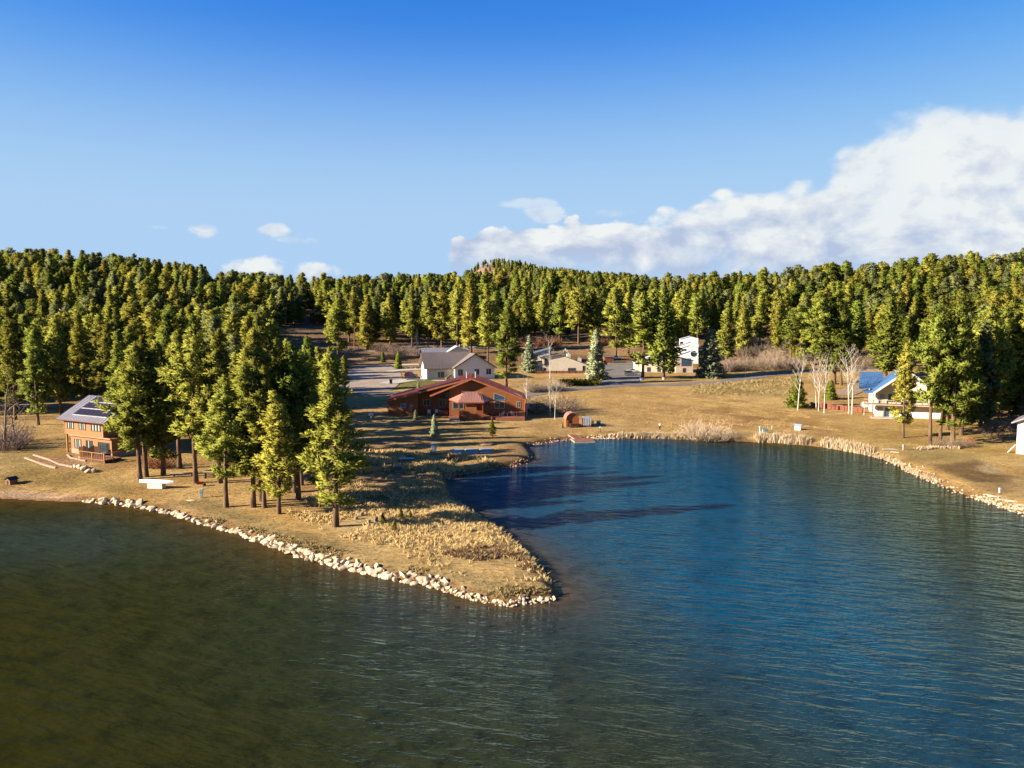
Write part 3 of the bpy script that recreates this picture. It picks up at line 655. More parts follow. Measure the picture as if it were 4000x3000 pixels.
# ------------------------------------------------------------------ building kit
class MB:
    def __init__(s): s.V, s.F = [], []
    def add(s, V, F):
        k = len(s.V); s.V += [tuple(v) for v in V]; s.F += [tuple(i + k for i in f) for f in F]; return s
    def box(s, x0, x1, y0, y1, z0, z1):
        return s.add([(x0, y0, z0), (x1, y0, z0), (x1, y1, z0), (x0, y1, z0), (x0, y0, z1), (x1, y0, z1), (x1, y1, z1), (x0, y1, z1)],
                     [(0, 3, 2, 1), (4, 5, 6, 7), (0, 1, 5, 4), (1, 2, 6, 5), (2, 3, 7, 6), (3, 0, 4, 7)])
    def prism(s, pts, y0, y1):
        """polygon given in (x, z), counter-clockwise seen from the front, pushed from y0 to y1"""
        n = len(pts); V = [(x, y0, z) for x, z in pts] + [(x, y1, z) for x, z in pts]
        return s.add(V, [tuple(range(n)), tuple(range(2 * n - 1, n - 1, -1))] + [(i, i + n, (i + 1) % n + n, (i + 1) % n) for i in range(n)])
    def slab(s, a, b, c, d, t):
        """thick sheet under the quad a b c d (given counter-clockwise seen from above)"""
        P = [Vector(p) for p in (a, b, c, d)]; n = (P[1] - P[0]).cross(P[3] - P[0]).normalized()
        V = P + [p - n * t for p in P]
        return s.add([tuple(v) for v in V], [(0, 1, 2, 3), (7, 6, 5, 4), (0, 4, 5, 1), (1, 5, 6, 2), (2, 6, 7, 3), (3, 7, 4, 0)])
    def tri(s, a, b, c, t):
        P = [Vector(p) for p in (a, b, c)]; n = (P[1] - P[0]).cross(P[2] - P[0]).normalized(); V = P + [p - n * t for p in P]
        return s.add([tuple(v) for v in V], [(0, 1, 2), (5, 4, 3), (0, 3, 4, 1), (1, 4, 5, 2), (2, 5, 3, 0)])
    def beam(s, a, b, w, n=4):
        V, F = [], []; tube(V, F, [np.array(a, float), np.array(b, float)], [w, w], n); F.append(tuple(range(n - 1, -1, -1))); return s.add(V, F)
    def cyl(s, x, y, z0, z1, r0, r1=None, n=12):
        r1 = r0 if r1 is None else r1
        V = [(x + r0 * math.cos(6.2832 * i / n), y + r0 * math.sin(6.2832 * i / n), z0) for i in range(n)] + [(x + r1 * math.cos(6.2832 * i / n), y + r1 * math.sin(6.2832 * i / n), z1) for i in range(n)]
        return s.add(V, [tuple(range(n - 1, -1, -1)), tuple(range(n, 2 * n))] + [(i, (i + 1) % n, (i + 1) % n + n, i + n) for i in range(n)])
    def build(s, name, m, parent=None, bevel=0.0, smooth=False, **props):
        me = mesh_from(name, s.V, s.F)
        if bevel:
            bm = bmesh.new(); bm.from_mesh(me); bmesh.ops.bevel(bm, geom=bm.edges[:], offset=bevel, segments=2, affect='EDGES', profile=.5); bm.to_mesh(me); bm.free()
        return link(name, me, m, parent, smooth, **props)
def wood(name, c, c2=None): return mat(name, c, 0.75, c2 or tuple(v * .7 for v in c), 1.6, 0.35, 6.0, stretch=(.25, 1, 9.0))
CEDAR = wood('cedar_siding', (0.36, 0.125, 0.036), (0.27, 0.09, 0.026)); REDWOOD = wood('red_stained_wood', (0.30, 0.075, 0.03)); CABIN = wood('orange_wood_siding', (0.40, 0.19, 0.062), (0.33, 0.145, 0.045))
DARKWOOD = wood('dark_brown_wood', (0.11, 0.045, 0.018)); DECKW = wood('deck_boards', (0.30, 0.12, 0.065)); PALEWOOD = wood('weathered_pale_wood', (0.50, 0.42, 0.31)); TRIMRED = mat('red_brown_trim', (0.22, 0.07, 0.045), .6)
WHITE = mat('white_painted_siding', (0.95, 0.91, 0.82), .7, (0.88, 0.83, 0.74), 1.2, .25, 8., stretch=(.2, 1, 10)); CREAM = mat('cream_stucco', (0.82, 0.72, 0.56), .8, (0.72, 0.62, 0.47), .8, .2, 14.)
PINKT = mat('salmon_trim', (0.52, 0.27, 0.17), .7); STONE = mat('pinkish_stone', (0.46, 0.33, 0.24), .85, (0.34, 0.22, 0.16), 2.6, .5, 7.)
METAL = mat('grey_metal_roof', (0.36, 0.34, 0.36), .42, (0.31, 0.29, 0.32), .7, metallic=.35, spec=.5); METALTAN = mat('taupe_metal_roof', (0.26, 0.215, 0.185), .5, (0.235, 0.19, 0.165), .6, metallic=.2)
REDROOF = mat('red_metal_roof', (0.25, 0.07, 0.068), .5, (0.21, 0.055, 0.053), .8, metallic=.15); PINKROOF = mat('faded_red_metal_roof', (0.43, 0.215, 0.165), .5, (0.38, 0.185, 0.14), .8, metallic=.15)
BLUEROOF = mat('blue_metal_roof', (0.10, 0.22, 0.42), .45, (0.085, 0.19, 0.37), .8, metallic=.2); BLUEWHITE = mat('pale_blue_fascia', (0.55, 0.6, 0.68), .5); SLATE = mat('dark_slate_shingles', (0.12, 0.14, 0.19), .8, (0.08, 0.095, 0.14), 3., .4, 9.)
GLASS = mat('window_glass', (0.02, 0.035, 0.045), .06, (0.03, 0.05, 0.06), .5, spec=.8); CURTAIN = mat('pale_curtain', (0.5, 0.52, 0.46), .9, stretch=(6, 1, .1)); FRAME = mat('dark_window_frame', (0.10, 0.075, 0.06), .6); FRAMEW = mat('white_window_frame', (0.62, 0.6, 0.55), .6)
PANELM = mat('solar_cells', (0.03, 0.022, 0.028), .35, (0.036, 0.028, 0.03), 1.0, spec=.12); ALU = mat('bright_aluminium', (0.72, 0.72, 0.74), .35, metallic=.5)
CONC = mat('pale_concrete', (0.52, 0.47, 0.40), .9, (0.43, 0.385, 0.32), .6, .2, 6.); BLACKM = mat('black_plastic', (0.02, 0.02, 0.022), .5); TYRE = mat('tyre_rubber', (0.018, 0.018, 0.018), .85)
WHITEP = mat('white_gelcoat', (0.80, 0.80, 0.82), .3, (0.74, 0.74, 0.77), .8, coat=.3); GREENBOX = mat('green_utility_paint', (0.09, 0.14, 0.10), .5); TEALW = mat('pale_green_utility_paint', (0.50, 0.60, 0.56), .55); GREYBLUE = mat('blue_grey_cabinet_paint', (0.22, 0.30, 0.36), .5)
ORANGE = mat('orange_cone', (0.75, 0.16, 0.03), .5); REDP = mat('red_paint', (0.42, 0.03, 0.02), .35, coat=.4); SOFFIT = mat('white_soffit', (0.70, 0.66, 0.58), .8)

def window(parent, at, u, v, w, h, fr=FRAME, glass=GLASS, panes=2, curtain=0, tf=.09, label=None):
    """window in a wall: at(u, v, d) gives the point at u along, v up and d out of the wall"""
    def quadbox(mb, u0, u1, v0, v1, d0, d1):
        P = [at(u0, v0, d1), at(u1, v0, d1), at(u1, v1, d1), at(u0, v1, d1), at(u0, v0, d0), at(u1, v0, d0), at(u1, v1, d0), at(u0, v1, d0)]
        mb.add(P, [(0, 1, 2, 3), (7, 6, 5, 4), (0, 4, 5, 1), (1, 5, 6, 2), (2, 6, 7, 3), (3, 7, 4, 0)])
    f = MB(); quadbox(f, u, u + w, v, v + tf, -.02, .07); quadbox(f, u, u + w, v + h - tf, v + h, -.02, .07)
    quadbox(f, u, u + tf, v + tf, v + h - tf, -.02, .07); quadbox(f, u + w - tf, u + w, v + tf, v + h - tf, -.02, .07)
    for i in range(1, panes): x = u + w * i / panes; quadbox(f, x - tf * .35, x + tf * .35, v + tf, v + h - tf, -.02, .055)
    o = f.build('window', fr, parent)
    if label: o['label'] = label
    for i in range(panes):
        a = u + tf + (w - 2 * tf) * i / panes; b = u + tf + (w - 2 * tf) * (i + 1) / panes; g = MB(); quadbox(g, a + .01, b - .01, v + tf, v + h - tf, -.01, .025); g.build('pane', glass, o)
    for i in range(curtain):
        a = u + tf + (w - 2 * tf) * (i + .35) / curtain; g = MB(); quadbox(g, a, a + .12 * w, v + tf * 1.3, v + h - tf * 1.3, .02, .032); g.build('blind', CURTAIN, o)
    return o
def front(y): return lambda u, v, d: (u, y - d, v)
def leftside(x): return lambda u, v, d: (x - d, -u, v)
def rightside(x): return lambda u, v, d: (x + d, u, v)
def roofslab(parent, a, b, c, d, m, t=.22, seams=0, name='roof', trim=None, seam_m=None):
    """roof sheet a(low left) b(low right) c(high right) d(high left) with standing seams running up the slope"""
    o = MB().slab(a, b, c, d, t).build(name, m, parent)
    a, b, c, d = map(Vector, (a, b, c, d)); n = (b - a).cross(d - a).normalized()
    if seams:
        rib = MB().slab((-.035, 0, .05), (.035, 0, .05), (.035, 1, .05), (-.035, 1, .05), .05); me = mesh_from('roof_seam', rib.V, rib.F); me.materials.append(seam_m or m)
        for i in range(seams + 1):
            f = (i + .02) / (seams + .04); lo, hi = a.lerp(b, f), d.lerp(c, f); s = link('roof_seam', me, None, o); yv = hi - lo; xv = (b - a).normalized()
            M = Matrix((( xv.x, yv.x, n.x, lo.x), (xv.y, yv.y, n.y, lo.y), (xv.z, yv.z, n.z, lo.z), (0, 0, 0, 1))); s.matrix_local = M
    if trim:
        MB().beam(a - n * t * .5, b - n * t * .5, .13).build('fascia', trim, o)
    return o
def frame_from(pl, pr):
    d = pr - pl; return math.atan2(d.y, d.x), math.hypot(d.x, d.y)

# ------------------------------------------------------------------ wooden house with solar panels (left)
pl, pr = G(280, 1768), G(438, 1790); rz, W = frame_from(pl, pr); W = max(9.0, min(W, 12.5))
hA = empty('wooden_house', (pl.x, pl.y, pl.z - .05), rz, label='two-storey orange wood house with solar panels on its grey roof', category='house')
UX = lambda px: (px - 278) / 160.0 * W
H1, H2, DP = 3.4, 6.6, 11.5
xl, xr = UX(259), UX(413)
MB().box(0, W, .0, DP - .3, -.6, .85).build('foundation', STONE, hA)
MB().box(.0, W, .004, DP, .85, H1).build('lower_wall', CABIN, hA)
MB().box(-.1, W + .15, -.35, -.001, H1 - .12, H1 + .1).build('ledge', PINKT, hA)
MB().box(xl, xr, -.25, DP, H1 + .1, H2).build('upper_wall', CABIN, hA)
MB().prism([(-.25, H2), (DP, H2), ((DP - .25) / 2, H2 + 3.1)], 0, .1).build('gable_wall', CABIN, hA).matrix_local = Matrix(((0, 1, 0, xr - .1), (1, 0, 0, 0), (0, 0, 1, 0), (0, 0, 0, 1)))
MB().prism([(-.25, H2), (DP, H2), ((DP - .25) / 2, H2 + 3.1)], 0, .1).build('gable_wall', CABIN, hA).matrix_local = Matrix(((0, 1, 0, xl), (1, 0, 0, 0), (0, 0, 1, 0), (0, 0, 0, 1)))
for x in (xl - .04, xr - .1): MB().box(x, x + .14, -.31, -.2, H1 + .1, H2).build('corner_board', PINKT, hA)
e0, e1, yr, zr = xl - 1.4, xr + 1.3, (DP - .25) / 2, H2 + 3.35
sl = (zr - H2) / (yr + .25); ye = -.95; ze = zr - (yr - ye) * sl
rfA = roofslab(hA, (e0, ye, ze), (e1, ye, ze), (e1, yr, zr), (e0, yr, zr), METAL, .2, 16, trim=TRIMRED)
roofslab(hA, (e1, 2 * yr - ye, ze), (e0, 2 * yr - ye, ze), (e0, yr, zr), (e1, yr, zr), METAL, .2)
RP = lambda u, s: Vector((e0 + (e1 - e0) * u, ye + (yr - ye) * s, ze + (zr - ze) * s))
nA = Vector((0, -(zr - ze), yr - ye)).normalized()
for r, (s0, s1) in enumerate([(.2, .44), (.47, .7), (.73, .95)]):
    n = 8
    for k in range(n):
        u0 = .24 + .70 * k / n; u1 = u0 + .70 / n - .012; q = [RP(u0, s0), RP(u1, s0), RP(u1, s1), RP(u0, s1)]
        o = MB().slab(*[p + nA * .2 for p in q], .05).build('solar_panel', PANELM, hA)
        fr = MB()
        for i in range(4): fr.beam(q[i] + nA * .2, q[(i + 1) % 4] + nA * .2, .028)
        fr.build('panel_frame', ALU, o)
    a, b = RP(.235, s0 - .012) + nA * .14, RP(.945, s0 - .012) + nA * .14; MB().beam(a, b, .075).build('mounting_rail', ALU, hA)
fw = front(-.25)
for a, b in ((271, 298), (318, 345), (367, 404)): window(hA, fw, UX(a), H2 - 2.1, UX(b) - UX(a), 1.5, panes=2 if b < 400 else 3, curtain=3, fr=FRAME)
fl = front(.004)
for a, b in ((292, 319), (338, 365)): window(hA, fl, UX(a), .95, UX(b) - UX(a), 1.75, panes=2, curtain=3 if a < 300 else 1)
window(hA, fl, UX(386), .1, UX(430) - UX(386), 2.55, panes=3, label='glazed sliding door onto the deck')
MB().box(xl + .05, xl + .3, -.1, .15, 0, H1 + .1).build('porch_post', CABIN, hA)
# deck in front of it
dk = empty('wooden_deck', hA.location, rz, label='raised wooden deck with railing in front of the solar house', category='deck')
d0, d1 = UX(388), UX(482)
MB().box(d0, d1, -3.6, -.36, .35, .5).build('deck_floor', DECKW, dk); MB().box(d0 + .1, d1 - .1, -3.5, -.5, -.9, .35).build('skirt', DARKWOOD, dk)
posts = [(d0 + .1, -3.5), ((d0 + d1) / 2, -3.5), (d1 - .1, -3.5), (d1 - .1, -2.0)]
for x, y in posts: MB().box(x - .08, x + .08, y - .08, y + .08, -.6, 1.5).build('post', CABIN, dk)
MB().box(d0, d1, -3.57, -3.43, 1.5, 1.6).build('handrail', CABIN, dk); MB().box(d1 - .17, d1 - .03, -3.4, -.5, 1.5, 1.6).build('handrail', CABIN, dk)
for k in range(14): x = d0 + .3 + (d1 - d0 - .6) * k / 13; MB().box(x - .025, x + .025, -3.52, -3.48, .5, 1.5).build('baluster', CABIN, dk)
scr = empty('privacy_screen', hA.location, rz, label='dark brown zigzag wooden privacy screen on the solar house deck', category='screen')
zig = [(UX(366), -2.6), (UX(375), -3.1), (UX(384), -2.7), (UX(394), -2.2), (UX(404), -1.6), (UX(418), -1.2)]
for k in range(5):
    (ax, ay), (bx, by) = zig[k], zig[k + 1]; h0, h1 = 1.9 + .25 * ((k * 7) % 3), 1.9 + .25 * ((k * 5 + 2) % 3)
    m = MB().slab((ax, ay, .4), (bx, by, .4), (bx, by, h1), (ax, ay, h0), .06); m.build('screen_panel', DARKWOOD if k > 1 else wood('amber_wood', (0.26, 0.11, 0.012)), scr)
MB().box(UX(362), UX(386), -2.6, -1.0, -.5, .35).build('step_base', PINKT, dk)

# ------------------------------------------------------------------ red lodge (middle)
pO = G(1843, 1626); s = mpp(pO); LX = lambda px: (px - 1843) * s; LZ = lambda py: (1626 - py) * s
hB = empty('red_lodge', (pO.x, pO.y, pO.z - .05), R(2), label='long red-brown timber lodge with wide gable and red metal roof', category='house')
PK = LZ(1474); eL, eR = LX(1508), LX(2058); zeL, zeR = LZ(1563), LZ(1558)
kL = (PK - zeL) / (0 - eL); kR = (PK - zeR) / eR
xa, xb, xc, xd = LX(1520), LX(1634), LX(1756), LX(2048)
zl = lambda x: PK - kL * (0 - x) - .3; zr_ = lambda x: PK - kR * x - .3
kF = (PK - LZ(1540)) / (0 - LX(1682)); zf = lambda x: PK - kF * (0 - x) - .3
MB().prism([(xa, -.8), (xb, -.8), (xb, zl(xb)), (xa, zl(xa))], 0, 13).build('wing_wall', CEDAR, hB)
MB().prism([(xb, -.8), (xc, -.8), (xc, zl(xc)), (xb, zl(xb))], 3.2, 13).build('recessed_wall', CEDAR, hB)
MB().prism([(xc, -.8), (xd, -.8), (xd, zr_(xd)), (0, PK - .3), (xc, zf(xc))], -1.0, 13.2).build('gable_wall', CEDAR, hB)
MB().prism([(LX(1690), zf(LX(1690))), (0, PK - .3), (LX(1690), zl(LX(1690)))], 1.6, 1.8).build('clerestory_wall', CEDAR, hB)
yF, yB = -2.0, 15.0
def rslab(p0, p1, y0, y1, m, seams, trim):
    """roof plane between the (x, z) points p0 and p1, seams across the ridge line"""
    a, b = (p0, p1) if p0[0] < p1[0] else (p1, p0)
    o = MB().slab((a[0], y0, a[1]), (b[0], y0, b[1]), (b[0], y1, b[1]), (a[0], y1, a[1]), .26).build('roof', m, hB)
    MB().slab((a[0], y0 - .02, a[1] - .02), (b[0], y0 - .02, b[1] - .02), (b[0], y0 + .1, b[1] - .02), (a[0], y0 + .1, a[1] - .02), .34).build('fascia', trim, o)
    rib = MB().slab((a[0], -.035, a[1] + .05), (b[0], -.035, b[1] + .05), (b[0], .035, b[1] + .05), (a[0], .035, a[1] + .05), .05); me = mesh_from('roof_seam', rib.V, rib.F); me.materials.append(m)
    for k in range(seams): q = link('roof_seam', me, None, o); q.location.y = y0 + .3 + (y1 - y0 - .6) * k / max(1, seams - 1)
    return o
TRO = mat('orange_brown_trim', (0.48, 0.17, 0.06), .6)
rslab((eL, zeL), (0, PK), -.9, yB, REDROOF, 22, TRO); rslab((0, PK), (eR, zeR), yF, yB, REDROOF, 24, TRO)
rslab((LX(1682), PK - kF * (0 - LX(1682))), (0, PK - .01), yF, -.92, REDROOF, 3, TRO)
def strip(xa, xb, y, w, m, name):
    za, zb = PK - kL * (0 - xa), PK - kL * (0 - xb); MB().slab((xa, y, za + .3), (xb, y, zb + .3), (xb, y + w, zb + .3), (xa, y + w, za + .3), .28).build(name, m, hB)
strip(LX(1632), LX(1795), .2, 1.6, BLACKM, 'solar_collector')
strip(LX(1521), LX(1600), 11.0, 2.2, BLACKM, 'solar_collector')
for x in (LX(1823), LX(1858)):
    c = MB().cyl(x, 3.0, PK - 2, PK + 1.1, .17).build('chimney_pipe', ALU, hB, smooth=False); MB().cyl(x, 3.0, PK + 1.1, PK + 1.25, .26).build('chimney_cap', ALU, c)
fg = front(-1.0); fr3 = front(3.2); f0 = front(0)
def trap(parent, at, pts, fr, gl, name='window'):
    n = len(pts); c = (sum(p[0] for p in pts) / n, sum(p[1] for p in pts) / n); inn = [(c[0] + (p[0] - c[0]) * .92, c[1] + (p[1] - c[1]) * .9) for p in pts]
    V = [at(*p, .07) for p in pts] + [at(*p, .07) for p in inn] + [at(*p, 0) for p in pts]; F = [(i, (i + 1) % n, (i + 1) % n + n, i + n) for i in range(n)] + [(i + 2 * n, (i + 1) % n + 2 * n, (i + 1) % n, i) for i in range(n)]
    o = MB().add(V, F).build(name, fr, parent); MB().add([at(*p, .03) for p in inn], [tuple(range(n))]).build('pane', gl, o); return o
BLUEGLASS = mat('blue_reflecting_glass', (0.05, 0.10, 0.16), .1, spec=.7)
trap(hB, fg, [(LX(1929), LZ(1561)), (LX(1973), LZ(1561)), (LX(1973), LZ(1548)), (LX(1929), LZ(1532))], FRAMEW, BLUEGLASS)
window(hB, fg, LX(1930), LZ(1593), LX(1971) - LX(1930), LZ(1566) - LZ(1593), fr=FRAMEW, panes=2); window(hB, fg, LX(1898), LZ(1600), .75, 2.1, panes=1, label='glazed garden door')
window(hB, fg, LX(2017), LZ(1590), .95, LZ(1566) - LZ(1590), fr=FRAMEW, panes=1, curtain=1)
window(hB, fg, LX(1770), LZ(1595), 2.6, 1.9, panes=2, fr=FRAMEW)
trap(hB, fr3, [(LX(1712), LZ(1562)), (LX(1754), LZ(1562)), (LX(1754), LZ(1534)), (LX(1712), LZ(1551))], FRAMEW, GLASS)
window(hB, fr3, LX(1712), LZ(1594), LX(1754) - LX(1712), LZ(1566) - LZ(1594), fr=FRAMEW, panes=3); window(hB, fr3, LX(1650), LZ(1588), LX(1677) - LX(1650), 1.5, fr=FRAMEW, panes=2)
window(hB, f0, LX(1566), LZ(1592), LX(1588) - LX(1566), 1.1, fr=FRAMEW, panes=2, curtain=2)
MB().box(LX(1837), LX(1850), -1.25, -.98, LZ(1497), LZ(1492)).build('vent', CEDAR, hB)
MB().box(xd - .1, xd + .12, -3.2, -1.01, -.5, zr_(xd) - .3).build('end_post_wall', REDWOOD, hB); MB().box(xa - .1, xa + .08, -1.1, -.95, -1, zl(xa)).build('porch_post', REDWOOD, hB)
# gazebo porch
gz = empty('gazebo_porch', (pO.x, pO.y, pO.z - .05), R(2), label='porch with a faded red hipped metal roof at the lodge front', category='porch')
q = {k: (LX(a), y, LZ(b)) for k, (a, b, y) in dict(L=(1757, 1553, -2.8), FL=(1794, 1560, -6.0), FR=(1890, 1560, -6.0), RR=(1927, 1554, -2.8)).items()}
tL, tR = (LX(1821), -3.0, LZ(1524)), (LX(1862), -3.0, LZ(1524)); bL, bR = (LX(1794), -1.05, LZ(1548)), (LX(1890), -1.05, LZ(1548))
o = roofslab(gz, q['FL'], q['FR'], tR, tL, PINKROOF, .15, 14)
MB().tri(q['L'], q['FL'], tL, .15).build('roof', PINKROOF, gz); MB().tri(q['FR'], q['RR'], tR, .15).build('roof', PINKROOF, gz)
MB().tri(q['L'], tL, bL, .15).build('roof', PINKROOF, gz); MB().tri(tR, q['RR'], bR, .15).build('roof', PINKROOF, gz)
for k, k2 in (('L', 'FL'), ('FL', 'FR'), ('FR', 'RR')): MB().beam(Vector(q[k]) - Vector((0, 0, .2)), Vector(q[k2]) - Vector((0, 0, .2)), .14).build('eave_beam', REDWOOD, gz)
for x, y in ((LX(1798), -5.7), (LX(1886), -5.7), (LX(1762), -2.9), (LX(1922), -2.9)): MB().box(x - .1, x + .1, y - .1, y + .1, -.5, LZ(1560)).build('post', REDWOOD, gz)
MB().box(LX(1822), LX(1862), -5.5, -5.35, -.3, LZ(1566)).build('screen_wall', CEDAR, gz); MB().box(LX(1798), LX(1822), -5.75, -5.6, -.4, LZ(1592)).build('half_wall', REDWOOD, gz); MB().box(LX(1862), LX(1886), -5.75, -5.6, -.4, LZ(1592)).build('half_wall', REDWOOD, gz)
# lodge deck
dB = empty('lodge_deck', (pO.x, pO.y, pO.z - .05), R(2), label='low red-stained deck along the front of the lodge', category='deck')
MB().box(LX(1756), LX(2046), -4.6, -1.04, -.3, .55).build('deck_floor', DECKW, dB); MB().box(LX(1935), LX(2046), -5.9, -4.62, -.3, .35).build('lower_deck', DECKW, dB)
MB().box(LX(1640), LX(1755), 0.4, 3.15, -.4, .35).build('deck_floor', DECKW, dB)
for px in (1920, 1950, 1980, 2016, 2044): MB().box(LX(px) - .06, LX(px) + .06, -4.5, -4.38, .55, 1.6).build('rail_post', REDWOOD, dB)
MB().box(LX(1920), LX(1950), -4.48, -4.4, 1.5, 1.62).build('handrail', REDWOOD, dB); MB().box(LX(1980), LX(2044), -4.48, -4.4, 1.5, 1.62).build('handrail', REDWOOD, dB)
MB().box(LX(1760), LX(1800), -8.0, -6.6, -.4, .12).build('step', PALEWOOD, dB); MB().box(LX(1762), LX(1798), -6.58, -5.9, -.4, .3).build('step', PALEWOOD, dB)
def chair(px, py, m, lab, rz=0., y=None, grp=None):
    p = G(px, py) if y is None else Vector((0, 0, 0)); o = empty('patio_chair', p, rz, label=lab, category='chair')
    if grp: o['group'] = grp
    MB().box(-.28, .28, -.28, .28, .36, .43).build('seat', m, o); MB().slab((-.28, .28, .43), (.28, .28, .43), (.28, .42, 1.0), (-.28, .42, 1.0), .05).build('backrest', m, o)
    for a in (-.25, .25):
        for b in (-.25, .25): MB().box(a - .03, a + .03, b - .03, b + .03, 0, .36).build('leg', m, o)
        MB().box(a - .035, a + .035, -.28, .3, .6, .65).build('armrest', m, o)
    return o
def on_local(parent, x, y, z):
    return Matrix.Rotation(parent.rotation_euler.z, 3, 'Z') @ Vector((x, y, z)) + parent.location
def chair_on(parent, x, y, z, m, lab, rz, grp=None, k=1.0):
    o = chair(0, 0, m, lab, rz, y=0, grp=grp); o.location = on_local(parent, x, y, z); o.scale = (k, k, k); return o
chair_on(dB, LX(1960), -3.6, .55, WHITEP, 'white patio chair left of the lodge deck table', R(-60), k=1.15); chair_on(dB, LX(2002), -3.6, .55, WHITEP, 'white patio chair right of the lodge deck table', R(60), k=1.15)
tb = empty('patio_table', on_local(dB, LX(1982), -3.4, .55), 0, label='round patio table between the white chairs on the lodge deck', category='table')
MB().cyl(0, 0, .68, .74, .75, n=18).build('tabletop', PALEWOOD, tb); MB().cyl(0, 0, .04, .68, .06).build('pedestal', FRAME, tb); MB().cyl(0, 0, 0, .05, .35).build('base', FRAME, tb)
gr = empty('barbecue_grill', on_local(dB, LX(2034), -3.4, .55), 0, label='dark box-shaped grill at the right end of the lodge deck', category='grill')
MB().box(-.55, .55, -.3, .3, .15, .85).build('cabinet', BLACKM, gr, bevel=.03); MB().prism([(-.5, .86), (.5, .86), (.42, 1.12), (-.42, 1.12)], -.28, .28).build('lid', FRAME, gr)
for a in (-.48, .48): MB().box(a - .04, a + .04, -.25, .25, 0, .15).build('leg', BLACKM, gr)
for k, (a, b) in enumerate(((1676, 1621), (1706, 1620))):
    chair(a, b, WHITEP, ('white lattice chair in the shade, left of two', 'white lattice chair in the shade, right of two')[k], R(10), grp='white chairs in the lodge shade').scale = (1.25, 1.25, 1.25)
ht = empty('hot_tub', on_local(dB, LX(1733), 1.2, .35), R(5), label='wooden hot tub with tan cover in the lodge recess', category='hot tub')
MB().box(-1.1, 1.1, -1, 1, 0, .85).build('tub', REDWOOD, ht, bevel=.04); MB().box(-1.15, 1.15, -1.05, 1.05, .86, .98).build('cover', mat('tan_vinyl', (0.45, 0.25, 0.12), .6), ht, bevel=.03)
pg = G(1842, 1634); kio = empty('garden_post', pg, 0, label='tall brown post box with a small gabled roof before the porch', category='post')
MB().box(-.55, .55, -.35, .35, -.1, 2.6).build('box', REDWOOD, kio); MB().prism([(-.85, 2.6), (.85, 2.6), (0, 3.15)], -.5, .5).build('roof', PINKROOF, kio)

# ------------------------------------------------------------------ white house behind the lodge
pW = G(1667, 1484); s = mpp(pW); rzW = R(17); ca = math.cos(rzW)
hC = empty('white_house', (pW.x, pW.y, pW.z - .05), rzW, label='white L-shaped house with taupe metal roof behind the red lodge', category='house')
e, w1, d1, w2, y2, rdg, rdg2 = 4.5, 9.4, 10.0, 14.2, -2.2, 9.3, 9.0
MB().prism([(0, -1), (d1, -1), (d1, e), (d1 / 2, rdg - .3), (0, e)], 0, w1 + 3).build('main_wall', WHITE, hC).matrix_local = Matrix(((0, 1, 0, 0), (1, 0, 0, 0), (0, 0, 1, 0), (0, 0, 0, 1)))
MB().box(.06, w1, -.05, .0, -1, e).build('front_wall', CREAM, hC)
MB().prism([(w1, -1), (w1 + w2, -1), (w1 + w2, e), (w1 + w2 / 2, rdg2 - .3), (w1, e)], y2, 14).build('gable_wall', WHITE, hC)
sl = (rdg - e) / (d1 / 2); o1 = .7
roofslab(hC, (-1.0, -o1, e - o1 * sl), (w1 + 2, -o1, e - o1 * sl), (w1 + 7.1, d1 / 2, rdg), (-1.0, d1 / 2, rdg), METALTAN, .22, 26)
roofslab(hC, (w1 + 6, d1 + o1, e - o1 * sl), (-1.0, d1 + o1, e - o1 * sl), (-1.0, d1 / 2, rdg), (w1 + 6, d1 / 2, rdg), METALTAN, .22)
s2 = (rdg2 - e) / (w2 / 2); xm = w1 + w2 / 2
def wsl(xo, seams):
    a, b = ((w1 - o1, e - o1 * s2), (xm, rdg2)) if xo < 0 else ((xm, rdg2), (w1 + w2 + o1, e - o1 * s2))
    o = MB().slab((a[0], y2 - .7, a[1]), (b[0], y2 - .7, b[1]), (b[0], 14.6, b[1]), (a[0], 14.6, a[1]), .22).build('roof', METALTAN, hC)
    MB().slab((a[0], y2 - .75, a[1] - .03), (b[0], y2 - .75, b[1] - .03), (b[0], y2 - .62, b[1] - .03), (a[0], y2 - .62, a[1] - .03), .3).build('fascia', FRAME, o)
wsl(-1, 0); wsl(1, 0)
fg = front(y2)
for a, z in ((w1 + 1.1, 1.6), (xm - .2, 1.9), (w1 + w2 - 3.0, 1.9)): window(hC, fg, a, z - .2, 1.7, 2.15 if a < xm - 1 else 1.9, panes=2, fr=FRAME, curtain=1)
window(hC, front(-.05), 3.9, .75, 2.2, 1.9, panes=2, fr=FRAME, curtain=1); window(hC, leftside(0), -3.4, -.1, 1.0, 2.2, panes=1, fr=FRAMEW, label='narrow side door')
stp = empty('outdoor_stair', on_local(hC, w1 - 2.9, -.9, 0), rzW, label='short wooden stair with handrail against the white house', category='stairs')
for k in range(7): MB().box(.3 * k, .3 * k + .34, -.55, .55, .22 * k, .22 * k + .1).build('tread', DARKWOOD, stp)
for y in (-.6, .6): MB().beam((0, y, .0), (2.2, y, 1.55), .09).build('stringer', DARKWOOD, stp); MB().beam((0, y, 1.0), (2.2, y, 2.55), .06).build('handrail', PALEWOOD, stp); MB().beam((0, y, 0), (0, y, 1.0), .06).build('post', PALEWOOD, stp); MB().beam((2.2, y, 1.3), (2.2, y, 2.55), .06).build('post', PALEWOOD, stp)
